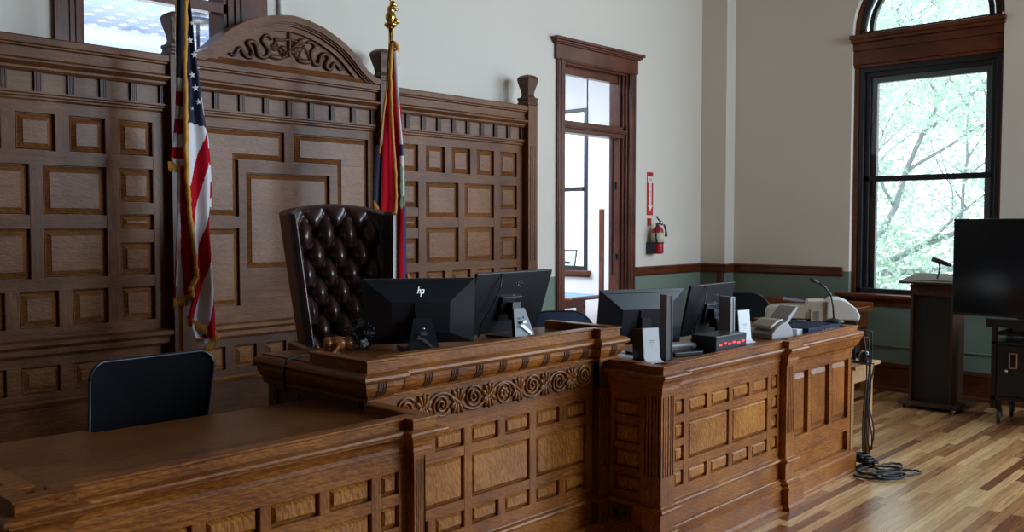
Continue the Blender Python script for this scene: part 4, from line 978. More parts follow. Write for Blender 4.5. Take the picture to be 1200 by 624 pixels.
# ------------------------------------------------------------------ simple office chairs
def mesh_chair(name, label, loc, rz, H, w, mat, frm, back_h=0.52, lean=0.10, rnd=0.07, group=None, seat_z=0.46):
    t = thing(name, label, 'chair', loc, group); Mx = T(loc, rz)
    y0 = 0.22
    def outline(k, zz0, zz1, ww):
        pts = []
        for cx, cz, a0 in ((ww-rnd, zz1-rnd, 0), (-ww+rnd, zz1-rnd, 90), (-ww*0.9+rnd, zz0+rnd, 180), (ww*0.9-rnd, zz0+rnd, 270)):
            for i in range(7):
                a = math.radians(a0+i*15); pts.append((cx+(rnd-k)*math.cos(a), cz+(rnd-k)*math.sin(a)))
        return pts
    P = outline(0, H-back_h, H, w/2)
    def yy(x, z): return y0+lean*(z-(H-back_h))/back_h-0.10*(1-(abs(x)/(w/2))**2)*0.35
    m = MB(); m.M = Mx; n = len(P)
    crown = lambda x, z: z+0.022*(1-(x/(w/2))**2)*max(0, (z-(H-back_h))/back_h)
    m.tube([(x, yy(x, z), crown(x, z)) for x, z in P+[P[0]]], 0.007, 8); fo = part('back_frame', m, frm, t)
    m = MB(); m.M = Mx; c = (0, yy(0, H-back_h/2), H-back_h/2)
    rings = []
    for k in (0.0, 0.35, 0.7): rings.append([(x*(1-k), H-back_h/2+(z-(H-back_h/2))*(1-k)) for x, z in P])
    vs = [(x, yy(x, z), crown(x, z)) for R in rings for x, z in R]+[c]
    fs = [(r*n+i, r*n+(i+1) % n, r*n+n+(i+1) % n, r*n+n+i) for r in range(2) for i in range(n)]+[(2*n+i, 2*n+(i+1) % n, 3*n) for i in range(n)]
    m.add(vs, fs, 0, True); part('backrest', m, mat, t)
    m = MB(); m.M = Mx; m.box(-w/2+0.01, w/2-0.01, -0.26, 0.22, seat_z-0.05, seat_z+0.03); part('seat', m, mat, t, bevel=0.03)
    m = MB(); m.M = Mx; m.tube([(0, 0.10, seat_z-0.05), (0, 0.28, seat_z), (0, y0+0.03, H-back_h*0.7)], 0.022, 8); part('back_support', m, frm, t)
    m = MB(); m.M = Mx; m.lathe([(0.025, 0.09), (0.025, seat_z-0.04)], (0, 0, 0), 12)
    for k in range(5):
        a = k*2*PI/5+0.3; m.tube([(0, 0, 0.12), (0.29*math.cos(a), 0.29*math.sin(a), 0.075)], [0.028, 0.016], 8)
    bo = part('star_base', m, frm, t)
    for k in range(5):
        a = k*2*PI/5+0.3; m = MB(); m.M = Mx; m.sphere((0.29*math.cos(a), 0.29*math.sin(a), 0.029), 0.029, 10, 0, (1, .6, 1)); part('caster', m, rubber, bo)
    for s in (-1, 1):
        m = MB(); m.M = Mx; m.tube([(s*(w/2-0.02), 0.05, seat_z-0.03), (s*(w/2+0.03), 0.05, seat_z+0.05), (s*(w/2+0.03), 0.05, seat_z+0.18)], 0.014, 8); m.box(s*(w/2+0.03)-0.03, s*(w/2+0.03)+0.03, -0.12, 0.12, seat_z+0.18, seat_z+0.205); part('armrest', m, frm, t)
    return t
mesh_chair('mesh_chair', 'black mesh task chair tucked behind the long desk in the left foreground', (1.61, 3.76, 0), math.radians(-178), 1.22, 0.51, mesh_m, dark_pl, back_h=0.56, rnd=0.055, seat_z=0.52)
mesh_chair('navy_chair', 'navy blue padded chair seen between the judge bench and the clerk monitors', (5.38, 4.45, 0), math.radians(-35), 1.03, 0.62, navy_m, steel_k, back_h=0.5, rnd=0.2)
mesh_chair('round_backed_chair', 'black round backed chair behind the clerk desk by the green wall', (7.82, 4.25, 0), math.radians(-48), 1.05, 0.60, mesh_m, steel_k, back_h=0.48, rnd=0.2)

# ------------------------------------------------------------------ monitors
def logo(mb, F, s, z, h):
    # slanted letters h and p
    def st(a0, b0, a1, b1, w=0.10):
        sl = 0.28
        p = [(a0-w/2, b0), (a0+w/2, b0), (a1+w/2, b1), (a1-w/2, b1)]
        p = [(x+sl*y, y) for x, y in p]; vs = [F(s+x*h, z+y*h, 0.0015) for x, y in p]; mb.add(vs, [(0, 1, 2, 3)])
    st(-0.30, 0, -0.30, 1.0); st(0.05, 0, 0.05, 0.52); mb.add([F(s+(x+0.28*y)*h, z+y*h, 0.0015) for x, y in ((-0.25, .50), (0.06, .50), (0.10, .60), (-0.25, .60))], [(0, 1, 2, 3)])
    st(0.28, -0.45, 0.28, 0.60); st(0.62, 0, 0.62, 0.52); mb.add([F(s+(x+0.28*y)*h, z+y*h, 0.0015) for x, y in ((0.28, .50), (0.60, .50), (0.66, .60), (0.28, .60))], [(0, 1, 2, 3)])
    mb.add([F(s+(x+0.28*y)*h, z+y*h, 0.0015) for x, y in ((0.28, 0), (0.62, 0), (0.62, .1), (0.28, .1))], [(0, 1, 2, 3)])
def monitor(label, loc, rz, ztop, W_, H_, tilt, style, base, hp=True, stand_back=0.10):
    """screen faces local +y; we look at its back (local -y)"""
    t = thing('monitor', label, 'monitor', loc); Mz = T(loc, rz)
    # rotation about the middle of the panel
    zc_ = ztop-loc[2]-H_/2
    Mp = Mz @ Matrix.Translation((0, 0.0, zc_)) @ Matrix.Rotation(tilt, 4, 'X')
    m = MB(); m.M = Mp
    if style == 'wedge':
        x, z, d = W_/2, H_/2, 0.045
        A = [(-x, 0, -z), (x, 0, -z), (x, 0, z), (-x, 0, z)]; B = [(-x*0.52, -d, -z*0.62), (x*0.52, -d, -z*0.62), (x*0.52, -d, z*0.34), (-x*0.52, -d, z*0.34)]
        C_ = [(-x, 0.012, -z), (x, 0.012, -z), (x, 0.012, z), (-x, 0.012, z)]
        m.add(A+B+C_, [(0, 1, 5, 4), (1, 2, 6, 5), (2, 3, 7, 6), (3, 0, 4, 7), (4, 5, 6, 7), (0, 8, 9, 1), (1, 9, 10, 2), (2, 10, 11, 3), (3, 11, 8, 0)])
        m.box(-x*0.12, x*0.12, -d-0.012, -d, -z*0.62, z*0.30)
        sh = part('shell', m, dark_pl, t)
        m = MB(); m.M = Mp
        # thin vent slot under the top edge
        for q in range(1):
            zz = z*0.90; yv = -d*(z-zz)/(z-z*0.34)-0.0012; m.add([(-x*0.86, yv, zz), (x*0.86, yv, zz), (x*0.86, yv-0.0008, zz-0.006), (-x*0.86, yv-0.0008, zz-0.006)], [(0, 1, 2, 3)])
        part('vent_slot', m, black_pl, sh)
        if hp:
            m = MB(); n_ = Vector((0, -(z-z*0.34), 0)).length
            # frame on the sloping upper chamfer
            mm = MB(); Fz = lambda s, zz, o: tuple(Mp @ Vector((s, -d*(z-zz)/(z-z*0.34)-o, zz)))
            logo(mm, Fz, -0.006, z*0.58, 0.030); part('logo', mm, logo_w, sh, label='white maker mark on the chamfered monitor back')
    else:
        x, z = W_/2, H_/2
        m.box(-x, x, -0.012, 0.006, -z, z); m.box(-x*0.26, x*0.26, -0.030, -0.012, -z*0.55, z*0.22)
        sh = part('shell', m, black_pl, t, bevel=0.003)
        m = MB(); m.M = Mp
        for q in range(9):
            px_, pz_ = x*0.30+random.uniform(-.03, .03), z*0.45+random.uniform(-.07, .07); m.sphere((px_-0.06, -0.018-0.01, pz_-0.02), 0.003, 6)
        m.tube([(x*0.0-0.01, -0.037, -z*0.05), (x*0.02, -0.042, -z*0.05)], 0.006, 8); part('screws', m, silver, sh)
        m = MB(); m.M = Mp; m.tube([(-x*0.38, -0.014, z*0.98), (-x*0.44, -0.04, z*0.55), (-x*0.55, -0.045, 0.0), (-x*0.72, -0.05, -z*0.45), (-x*0.74, -0.05, -z*0.95)], 0.004, 6); part('cable', m, dark_pl, t)
    m = MB(); m.M = Mp; e = 0.006; m.box(-W_/2+0.004, W_/2-0.004, 0.0122 if style == 'wedge' else 0.0062, 0.0142 if style == 'wedge' else 0.0082, -H_/2+0.015, H_/2-0.004); part('screen', m, black_gl, t)
    m = MB(); m.M = Mz
    sw = 0.035
    dd = 0.055; zt = 0.15
    m.add([(-0.075, -dd-0.075, 0.0), (0.075, -dd-0.075, 0.0), (0.042, -dd-0.028, zt), (-0.042, -dd-0.028, zt), (-0.075, -dd-0.052, 0.0), (0.075, -dd-0.052, 0.0), (0.042, -dd-0.01, zt), (-0.042, -dd-0.01, zt)],
          [(0, 1, 2, 3), (5, 4, 7, 6), (1, 5, 6, 2), (4, 0, 3, 7), (3, 2, 6, 7), (0, 4, 5, 1)])
    m.box(-0.030, 0.030, -dd-0.012, -0.03, zt-0.06, zc_)
    part('stand', m, dark_pl, t)
    m = MB(); m.M = Mz; m.box(-0.10, 0.10, -0.135, 0.07, 0.0, 0.010); fo = part('foot', m, dark_pl, t, bevel=0.003)
    m = MB(); m.M = Mz
    m.sphere((0.0, -dd-0.062, 0.105), 0.007, 8); m.box(-0.014, 0.014, -dd-0.070, -dd-0.060, 0.075, 0.09)
    if base == 'wrench':
        ya = -dd-0.078
        m.add([(-0.02, ya+.010, 0.060), (-0.008, ya+.010, 0.068), (0.05, ya-.002, 0.020), (0.043, ya-.002, 0.009)], [(0, 1, 2, 3)])
        m.add([(-0.026, ya+.009, 0.078), (-0.014, ya+.009, 0.066), (-0.018, ya+.009, 0.054), (-0.034, ya+.009, 0.058), (-0.026, ya+.009, 0.066)], [(0, 1, 2, 3, 4)])
    part('silver_latch', m, silver, t)
    return t
WT = 1.158
monitor('black chamfered monitor back nearest the leather chair, on the judge bench', (2.835, 3.265, WT), math.radians(-32), 1.492, 0.535, 0.315, math.radians(7), 'wedge', 'wrench')
monitor('tilted flat black monitor back on the right of the judge bench, dark cable across it', (3.47, 3.29, WT), math.radians(0), 1.512, 0.575, 0.345, math.radians(19), 'flat', 'wrench')
CT = 1.003
monitor('black chamfered monitor back on the clerk desk behind the tall thin speaker', (4.36, 3.06, CT), math.radians(-25), 1.372, 0.56, 0.33, math.radians(9), 'wedge', 'x', hp=False)
monitor('bluish black monitor with a pale top edge behind the red digit box', (5.10, 3.06, CT), math.radians(1), 1.372, 0.555, 0.33, math.radians(12), 'flat2', 'x', hp=False)

# ------------------------------------------------------------------ fan, gavel, board on the judge bench
t = thing('desk_fan', 'small black wire cage desk fan standing beside the wooden gavel', 'fan', (2.60, 3.42, WT))
Mf = T((2.60, 3.42, WT+0.078), math.radians(-35))
m = MB(); m.M = Mf
for y, rs in ((-0.028, (0.02, 0.045, 0.068)), (0.028, (0.02, 0.045, 0.068)), (0.0, (0.078,))):
    for r in rs: m.tube([(r*math.cos(a*PI/18), y, r*math.sin(a*PI/18)) for a in range(37)], 0.0015, 5)
for k in range(28):
    a = k*2*PI/28; m.tube([(0.018*math.cos(a), -0.030, 0.018*math.sin(a)), (0.06*math.cos(a), -0.029, 0.06*math.sin(a)), (0.078*math.cos(a), 0, 0.078*math.sin(a)), (0.06*math.cos(a), 0.029, 0.06*math.sin(a))], 0.0011, 4)
part('cage', m, black_gl, t)
m = MB(); m.M = Mf @ Matrix.Rotation(PI/2, 4, 'X'); m.lathe([(0.002, -0.012), (0.03, -0.010), (0.034, 0.0), (0.034, 0.03), (0.02, 0.045), (0.002, 0.046)], (0, 0, -0.02), 20); part('motor', m, black_gl, t)
for k in range(5):
    a = k*2*PI/5; m = MB(); m.M = Mf @ Matrix.Rotation(a, 4, 'Y'); m.add([(0.0, -0.004, 0.015), (0.018, -0.014, 0.03), (0.024, -0.018, 0.064), (-0.006, 0.006, 0.068), (-0.014, 0.006, 0.03)], [(0, 1, 2, 3, 4)]); part('blade', m, grey_pl, t)
m = MB(); m.M = T((2.60, 3.42, WT), math.radians(-35)); m.box(-0.045, 0.045, -0.03, 0.03, 0, 0.006); m.tube([(0, 0.0, 0.004), (0.0, 0.04, 0.03), (0, 0.03, 0.07)], 0.005, 6); part('foot', m, black_pl, t)
t = thing('gavel', 'polished wooden gavel lying on the judge bench left of the fan', 'gavel', (2.47, 3.50, WT))
gw = wood('gavel_wood', (0.16, 0.045, 0.012), (0.34, 0.11, 0.03), (0.5, 0.2, 0.07), 0, rough=0.2, coat=0.5)
m = MB(); m.M = T((2.515, 3.475, WT+0.034), math.radians(-28)) @ Matrix.Rotation(PI/2, 4, 'Y')
m.lathe([(0.020, -0.065), (0.031, -0.060), (0.032, -0.038), (0.025, -0.034), (0.025, -0.030), (0.031, -0.026), (0.034, 0.0), (0.031, 0.026), (0.025, 0.030), (0.025, 0.034), (0.032, 0.038), (0.031, 0.060), (0.020, 0.065)], (0, 0, 0), 24); hd = part('head', m, gw, t)
m = MB(); m.M = T((2.515, 3.475, WT+0.034), math.radians(-28)) @ Matrix.Rotation(PI/2, 4, 'Y'); m.lathe([(0.0275, -0.034), (0.0285, -0.032), (0.0275, -0.030)], (0, 0, 0), 20); part('brass_band', m, brass, hd)
m = MB(); m.tube([(2.515, 3.475, WT+0.034), (2.46, 3.40, WT+0.026), (2.385, 3.33, WT+0.014), (2.36, 3.305, WT+0.012)], [0.009, 0.008, 0.009, 0.012], 10); part('handle', m, gw, t)
m = MB(); m.tube([(2.44, 3.36, 1.166), (2.36, 3.40, 1.165), (2.27, 3.41, 1.168), (2.19, 3.40, 1.160), (2.172, 3.40, 1.10), (2.172, 3.385, 1.02)], 0.006, 8)
solo('bench_cable', m, rubber, 'black cable draped over the left edge of the judge bench', 'cable', (2.3, 3.4, WT))
m = MB(); m.box(3.60, 3.82, 3.40, 3.46, WT, WT+0.03) if False else None

# ------------------------------------------------------------------ clerk desk equipment
def router(label, loc, rz, H_=0.17, tl=0.10):
    t = thing('wifi_router', label, 'router', loc, 'white fronted routers on the clerk desk'); Mx = T(loc, rz)
    w, d = 0.05, 0.075
    m = MB(); m.M = Mx @ Matrix.Rotation(-tl, 4, 'X'); m.box(-w+0.004, w-0.004, 0.0, d*1.6, 0.012, H_); part('body', m, black_pl, t, bevel=0.008)
    m = MB(); m.M = Mx @ Matrix.Rotation(-tl, 4, 'X')
    pr = [(-0.006, H_+0.001), (0.0, H_+0.002), (0.0, 0.042), (-0.012, 0.022), (-0.038, 0.004), (-0.040, 0.0), (-0.034, 0.0), (-0.008, 0.016), (-0.004, 0.022)]
    pr = [(-0.003, H_+0.002), (0.004, H_+0.002), (0.004, 0.0), (-0.040, 0.0), (-0.040, 0.004), (-0.015, 0.014), (-0.004, 0.03)]
    n = len(pr); vs = [(x, y, z) for x in (-w, w) for y, z in pr]
    m.add(vs, [tuple(range(n))[::-1], tuple(range(n, 2*n))]+[(i, n+i, n+(i+1) % n, (i+1) % n) for i in range(n)])
    fr_ = part('front_cover', m, white_pl, t, label='white front cover curving out at the foot')
    m = MB(); m.M = Mx @ Matrix.Rotation(-tl, 4, 'X')
    for k in range(3): m.box(-0.018+k*0.004, 0.018-k*0.004, -0.0045, -0.003, 0.118-k*0.009, 0.121-k*0.009)
    m.box(-0.004, 0.004, -0.0045, -0.003, 0.09, 0.092); part('printed_marks', m, grey_pl, fr_)
    return t
router('white fronted wifi router at the near corner of the clerk desk beside the papers', (4.045, 2.765, CT), math.radians(-22), 0.185)
router('white fronted wifi router on the clerk desk, right of the red digit box', (5.12, 2.80, CT), math.radians(-14), 0.205)
def speaker(label, loc, rz, w, d, H_):
    t = thing('tower_speaker', label, 'speaker', loc, 'tall thin grey towers on the clerk desk'); Mx = T(loc, rz)
    m = MB(); m.M = Mx; m.box(-w/2, w/2, 0, d, 0.004, H_); part('body', m, grey_pl, t, bevel=0.002)
    m = MB(); m.M = Mx; m.box(-w/2, -w/2+0.004, -0.004, 0.0, 0.004, H_); m.box(w/2-0.004, w/2, -0.004, 0, 0.004, H_); m.box(-w/2, w/2, -0.004, 0.0, H_-0.004, H_); part('silver_edge', m, silver, t)
    m = MB(); m.M = Mx; m.box(-w/2-0.02, w/2+0.02, -0.02, d+0.0, 0, 0.005); part('foot', m, black_pl, t)
speaker('tall thin grey speaker tower standing right beside the first white router', (4.165, 2.735, CT), math.radians(-30), 0.036, 0.085, 0.36)
speaker('shorter grey speaker tower standing between the red digit box and the second router', (4.955, 2.80, CT), math.radians(-18), 0.030, 0.11, 0.30)
t = thing('digit_timer', 'black desktop timer box with red lit digits on the clerk desk', 'timer', (4.73, 2.74, CT))
Mx = T((4.71, 2.665, CT), math.radians(-3)); m = MB(); m.M = Mx; m.box(-0.16, 0.16, 0.0, 0.17, 0.004, 0.102); part('case', m, black_pl, t, bevel=0.004)
m = MB(); m.M = Mx; m.box(-0.155, 0.155, -0.002, 0.0, 0.080, 0.097); m.box(-0.155, 0.155, -0.002, 0, 0.008, 0.020); part('trim_strip', m, dark_pl, t)
SEG = {'0': 'abcdef', '1': 'bc', '2': 'abged', '3': 'abgcd', '4': 'fgbc', '7': 'abc', '8': 'abcdefg'}
for k in range(6):
    m = MB(); m.M = Mx; x = -0.118+k*0.047
    for s in 'g':
        m.box(x-0.013, x+0.013, -0.004, -0.002, 0.046+0.006*(k % 2), 0.055+0.006*(k % 2))
    part('red_digit', m, led_red, t)
m = MB()
for i, (x, y, r) in enumerate(((3.98, 2.98, 0.2), (4.02, 2.93, -0.3), (3.96, 3.03, 0.7), (4.05, 2.99, 0.1))):
    pass
for i, (x, y, r, s) in enumerate(((4.075, 2.95, 0.2, .075), (4.06, 3.06, -0.35, .07), (4.17, 3.10, 0.7, .075))):
    m = MB(); m.M = T((x, y, CT+0.001+i*0.009), r, 0.03); m.add([(-s, -s*.7, 0), (s, -s*.7, 0.006), (s, s*.7, 0.002), (-s, s*.7, 0.01), (-s, -s*.7, 0.004), (s, -s*.7, 0.010), (s, s*.7, 0.006), (-s, s*.7, 0.014)], [(3, 2, 1, 0), (4, 5, 6, 7), (0, 1, 5, 4), (1, 2, 6, 5), (2, 3, 7, 6), (3, 0, 4, 7)])
    solo('paper_sheet', m, paper, ('loose white paper nearest the first router at the left edge of the clerk desk', 'loose white paper against the judge bench behind the first router', 'loose white paper lying under the chamfered monitor on the clerk desk')[i], 'papers', (x, y, CT), 'loose papers at the left end of the clerk desk')
t = thing('desk_phone', 'dark flat keypad box with a pale handset lying under the clerk monitors', 'phone', (4.55, 2.85, CT))
m = MB(); m.M = T((4.40, 2.80, CT), math.radians(-20)); m.box(-0.09, 0.11, -0.05, 0.07, 0, 0.025); part('body', m, black_pl, t, bevel=0.006)
m = MB(); m.M = T((4.42, 2.83, CT+0.03), math.radians(-15)); m.tube([(-0.11, 0, 0.012), (-0.08, 0, 0.022), (0.08, 0, 0.02), (0.11, 0, 0.010)], [0.022, 0.014, 0.014, 0.02], 10); part('handset', m, grey_pl, t)
# paper scanner with curved sides
t = thing('document_scanner', 'grey and white curved document scanner on the clerk desk beside the second router', 'scanner', (5.55, 2.86, CT))
Mx = T((5.485, 2.73, CT), math.radians(-16)) @ Matrix.Scale(0.84, 4)
def slabxz(mb, pts, y0, y1, mi=0): mb.prism(pts, y0, y1, 'y', mi)
m = MB(); m.M = Mx; cv = [(-0.13, 0.0), (0.10, 0.0), (0.105, 0.03), (0.085, 0.075), (0.04, 0.125), (0.02, 0.13), (-0.03, 0.115), (-0.09, 0.08), (-0.13, 0.04)]
slabxz(m, cv, -0.01, 0.20); part('body', m, plain('scanner_grey', (0.42, 0.40, 0.40), 0.4), t, bevel=0.006)
m = MB(); m.M = Mx; slabxz(m, [(0.012, 0.10), (0.035, 0.092), (0.145, 0.205), (0.165, 0.235), (0.150, 0.245), (0.125, 0.228), (0.06, 0.17)], 0.0, 0.18); part('paper_feeder', m, plain('feeder_grey', (0.40, 0.38, 0.40), 0.35), t, bevel=0.006)
m = MB(); m.M = Mx; slabxz(m, [(-0.12, 0.075), (-0.03, 0.125), (0.02, 0.135), (0.02, 0.150), (-0.04, 0.143), (-0.11, 0.10)], 0.02, 0.22); part('rear_cover', m, beige_pl, t, bevel=0.005)
m = MB(); m.M = T((5.665, 2.72, CT), math.radians(-12)); m.box(-0.04, 0.05, -0.03, 0.03, 0, 0.05); m.box(-0.03, 0.04, -0.031, 0.031, 0.02, 0.024)
solo('power_adapter', m, white_pl, 'small white power block between the scanner and the dark blue box', 'adapter', (5.665, 2.72, CT), bevel=0.005)
t = thing('network_box', 'flat dark blue equipment box near the right end of the clerk desk', 'electronics', (5.92, 2.75, CT))
m = MB(); m.M = T((5.90, 2.70, CT), math.radians(-2)); m.box(-0.22, 0.24, -0.06, 0.16, 0.003, 0.056); part('case', m, blue_box, t, bevel=0.004)
m = MB(); m.M = T((5.90, 2.70, CT), math.radians(-2)); m.sphere((-0.02, -0.062, 0.03), 0.006, 8); m.sphere((0.03, -0.062, 0.03), 0.004, 8)
for k in range(3): m.box(0.06+k*0.04, 0.08+k*0.04, -0.0625, -0.06, 0.02, 0.035)
part('knobs_and_ports', m, silver, t)
# gooseneck microphone
t = thing('gooseneck_microphone', 'thin black gooseneck microphone in front of the off white printer', 'microphone', (6.13, 2.82, CT))
m = MB(); m.lathe([(0.07, 0), (0.07, 0.012), (0.05, 0.022), (0.012, 0.03)], (6.19, 2.70, CT+0.053), 20); part('base', m, black_pl, t)
m = MB(); m.tube([(6.19, 2.70, CT+0.08), (6.185, 2.705, 1.17), (6.17, 2.715, 1.25), (6.13, 2.74, 1.305), (6.075, 2.765, 1.338)], 0.0065, 8); part('gooseneck', m, black_pl, t)
m = MB(); m.tube([(6.075, 2.765, 1.338), (6.04, 2.78, 1.352), (6.01, 2.79, 1.362)], [0.009, 0.013, 0.011], 10); part('capsule', m, rubber, t)
# tangle of black leads on the desk end
m = MB()
for k in range(9):
    p = Vector((5.75+random.uniform(0, .25), 2.95+random.uniform(-.05, .1), CT+0.03)); pts = []
    for i in range(9): pts.append(tuple(p)); p = p+Vector((random.uniform(0.02, .09), random.uniform(-.05, .035), random.uniform(-.02, .025))); p.z = max(CT+0.012, min(CT+0.05, p.z)); p.x = min(p.x, 6.22)
    m.tube(pts, 0.006, 6)
solo('desk_cables', m, rubber, 'tangle of black leads lying on the right end of the clerk desk', 'cables', (6.0, 2.95, CT))
# light side table, printer
t = thing('side_table', 'pale wooden side table just beyond the right end of the clerk desk', 'table', (6.60, 2.95, 0))
m = MB(); m.box(6.34, 6.80, 2.60, 3.45, 0.705, 0.730); part('table_top', m, pale_oak, t, bevel=0.003)
m = MB(); m.box(6.36, 6.75, 2.635, 2.655, 0.60, 0.705); m.box(6.36, 6.75, 3.39, 3.41, 0.60, 0.705); m.box(6.36, 6.38, 2.64, 3.40, 0.60, 0.705); m.box(6.735, 6.755, 2.64, 3.40, 0.60, 0.705); part('apron', m, pale_oak, t)
for x in (6.37, 6.71):
    for y in (2.64, 3.37):
        m = MB(); m.box(x, x+0.045, y, y+0.045, 0, 0.61); part('leg', m, pale_oak, t)
t = thing('office_printer', 'off white and beige office printer with black base behind the microphone', 'printer', (6.60, 3.02, 0.73))
Mx = T((6.53, 3.03, 0.73), math.radians(-62))     # local x to the viewer's right
m = MB(); m.M = Mx; m.box(-0.33, 0.33, 0.0, 0.24, 0.0, 0.29); part('base', m, black_pl, t, bevel=0.006)
m = MB(); m.M = Mx; slabxz(m, [(-0.33, 0.30), (0.11, 0.30), (0.11, 0.44), (-0.02, 0.435), (-0.05, 0.40), (-0.26, 0.39), (-0.31, 0.375), (-0.33, 0.345), (-0.33, 0.315)], -0.01, 0.25); part('left_housing', m, beige_pl, t, bevel=0.008)
m = MB(); m.M = Mx; slabxz(m, [(0.11, 0.30), (0.345, 0.30), (0.35, 0.335), (0.325, 0.385), (0.265, 0.435), (0.21, 0.455), (0.14, 0.455), (0.115, 0.43)], -0.03, 0.26); part('right_housing', m, offwhite, t, bevel=0.010)
m = MB(); m.M = Mx
m.box(0.0, 0.085, -0.016, -0.0, 0.29, 0.375); part('vent_frame', m, beige_pl, t)
m = MB(); m.M = Mx
for k in range(7): m.box(0.022, 0.062, -0.019, -0.016, 0.300+k*0.009, 0.305+k*0.009)
for k in range(5): m.box(-0.035, -0.012, -0.013, -0.010, 0.305+k*0.010, 0.310+k*0.010)
part('vent_slots', m, grey_pl, t)
m = MB(); m.M = Mx; m.add([(-0.20, 0.10, 0.43), (0.0, 0.12, 0.405), (0.0, 0.22, 0.415), (-0.20, 0.20, 0.445), (-0.20, 0.10, 0.436), (0.0, 0.12, 0.411), (0.0, 0.22, 0.421), (-0.20, 0.20, 0.451)], [(3, 2, 1, 0), (4, 5, 6, 7), (0, 1, 5, 4), (1, 2, 6, 5), (2, 3, 7, 6), (3, 0, 4, 7)]); m.tube([(-0.11, 0.12, 0.36), (-0.09, 0.12, 0.43)], 0.004, 6); part('paper_tray', m, plain('tray_grey', (0.12, 0.11, 0.15), 0.4), t)
# hanging leads and webcam on the side table
t = thing('webcam', 'small round silver and black webcam on the pale side table', 'camera', (6.62, 2.66, 0.73))
m = MB(); m.M = T((6.62, 2.66, 0.775), math.radians(-45)) @ Matrix.Rotation(PI/2, 4, 'X'); m.lathe([(0.02, -0.05), (0.038, -0.045), (0.040, 0.0), (0.038, 0.045), (0.02, 0.05)], (0, 0, 0), 20); part('body', m, black_gl, t)
m = MB(); m.M = T((6.62, 2.66, 0.775), math.radians(-45)) @ Matrix.Rotation(PI/2, 4, 'X'); m.lathe([(0.0415, 0.010), (0.0425, 0.014), (0.0425, 0.026), (0.0415, 0.03)], (0, 0, 0), 20); part('silver_ring', m, silver, t)
m = MB(); m.box(6.595, 6.645, 2.635, 2.685, 0.731, 0.742); part('foot', m, black_pl, t)
for k, (x, y, zt) in enumerate(((6.40, 2.57, 1.0), (6.44, 2.565, 0.95), (6.50, 2.575, 0.80), (6.47, 2.56, 1.0), (6.56, 2.585, 0.80))):
    m = MB(); pts = [(x-0.08 if zt > .9 else x, y+0.12, zt if zt > .9 else 0.742)]
    for i in range(9):
        z = (zt-0.03 if zt > .9 else 0.72)*(1-i/9)+0.012; pts.append((x+0.025*math.sin(i*1.1+k*1.7), y-0.012+0.018*math.cos(i*.9+k), z))
    m.tube(pts, 0.0055, 7)
    solo('hanging_lead', m, rubber, ('black lead hanging closest to the end panel of the clerk desk', 'second black lead hanging past the desk end from the desktop', 'middle black lead hanging from the pale side table', 'black lead falling between the desk end and the table leg', 'outermost black lead hanging down the pale table leg')[k], 'cable', (x, y, 0), 'black leads hanging at the end of the clerk desk')
m = MB()
def loop(cx, cy, rx, ry, a0, n=30, turns=1.0, ph=0.0, z=0.010):
    return [(cx+rx*math.cos(a0+i*2*PI*turns/n)*math.cos(ph)-ry*math.sin(a0+i*2*PI*turns/n)*math.sin(ph), cy+rx*math.cos(a0+i*2*PI*turns/n)*math.sin(ph)+ry*math.sin(a0+i*2*PI*turns/n)*math.cos(ph), z+0.006*math.sin(i)**2) for i in range(n+1)]
m.tube(loop(6.38, 2.33, 0.20, 0.07, 0.5, ph=-0.62), 0.008, 7); m.tube(loop(6.22, 2.38, 0.16, 0.07, 1.5, ph=-.9), 0.008, 7); m.tube(loop(6.34, 2.42, 0.17, 0.09, 0.2, ph=-.5, z=0.02), 0.008, 7); m.tube(loop(6.52, 2.42, 0.13, 0.06, 2, ph=-.2), 0.008, 7); m.tube(loop(6.25, 2.30, 0.12, 0.05, 2, ph=-.4, z=.018), 0.008, 7)
for k in range(7): m.tube(loop(6.40+random.uniform(-.05, .05), 2.545+random.uniform(-.03, .02), random.uniform(.04, .08), random.uniform(.02, .04), k, 18, ph=k, z=0.015+0.014*k), 0.009, 6)
solo('coiled_cable', m, rubber, 'black cable coiled in loops on the plank floor at the desk end', 'cable', (6.4, 2.45, 0))
# oak writing desk by the wall
t = thing('writing_table', 'brown oak writing table with raised back lip under the arched window', 'table', (9.15, 3.95, 0))
m = MB(); m.box(8.75, 9.40, 3.68, 4.95, 0.845, 0.875); part('table_top', m, oak_x, t, bevel=0.004)
m = MB(); m.box(9.36, 9.40, 3.68, 4.95, 0.875, 0.935); m.box(8.95, 9.36, 3.68, 3.71, 0.875, 0.90); part('back_lip', m, oak_y, t, bevel=0.006)
m = MB(); m.box(8.80, 9.36, 3.72, 4.90, 0.70, 0.845); part('apron', m, oak_x, t)
for x in (8.80, 9.33):
    for y in (3.73, 4.84):
        m = MB(); m.M = Matrix.Translation((x, y, 0)); m.add([(0, 0, 0), (.04, 0, 0), (.04, .04, 0), (0, .04, 0), (-.01, 0, .7), (.06, 0, .7), (.06, .06, .7), (-.01, .06, .7)], [(3, 2, 1, 0), (4, 5, 6, 7), (0, 1, 5, 4), (1, 2, 6, 5), (2, 3, 7, 6), (3, 0, 4, 7)]); part('leg', m, oak_z, t)

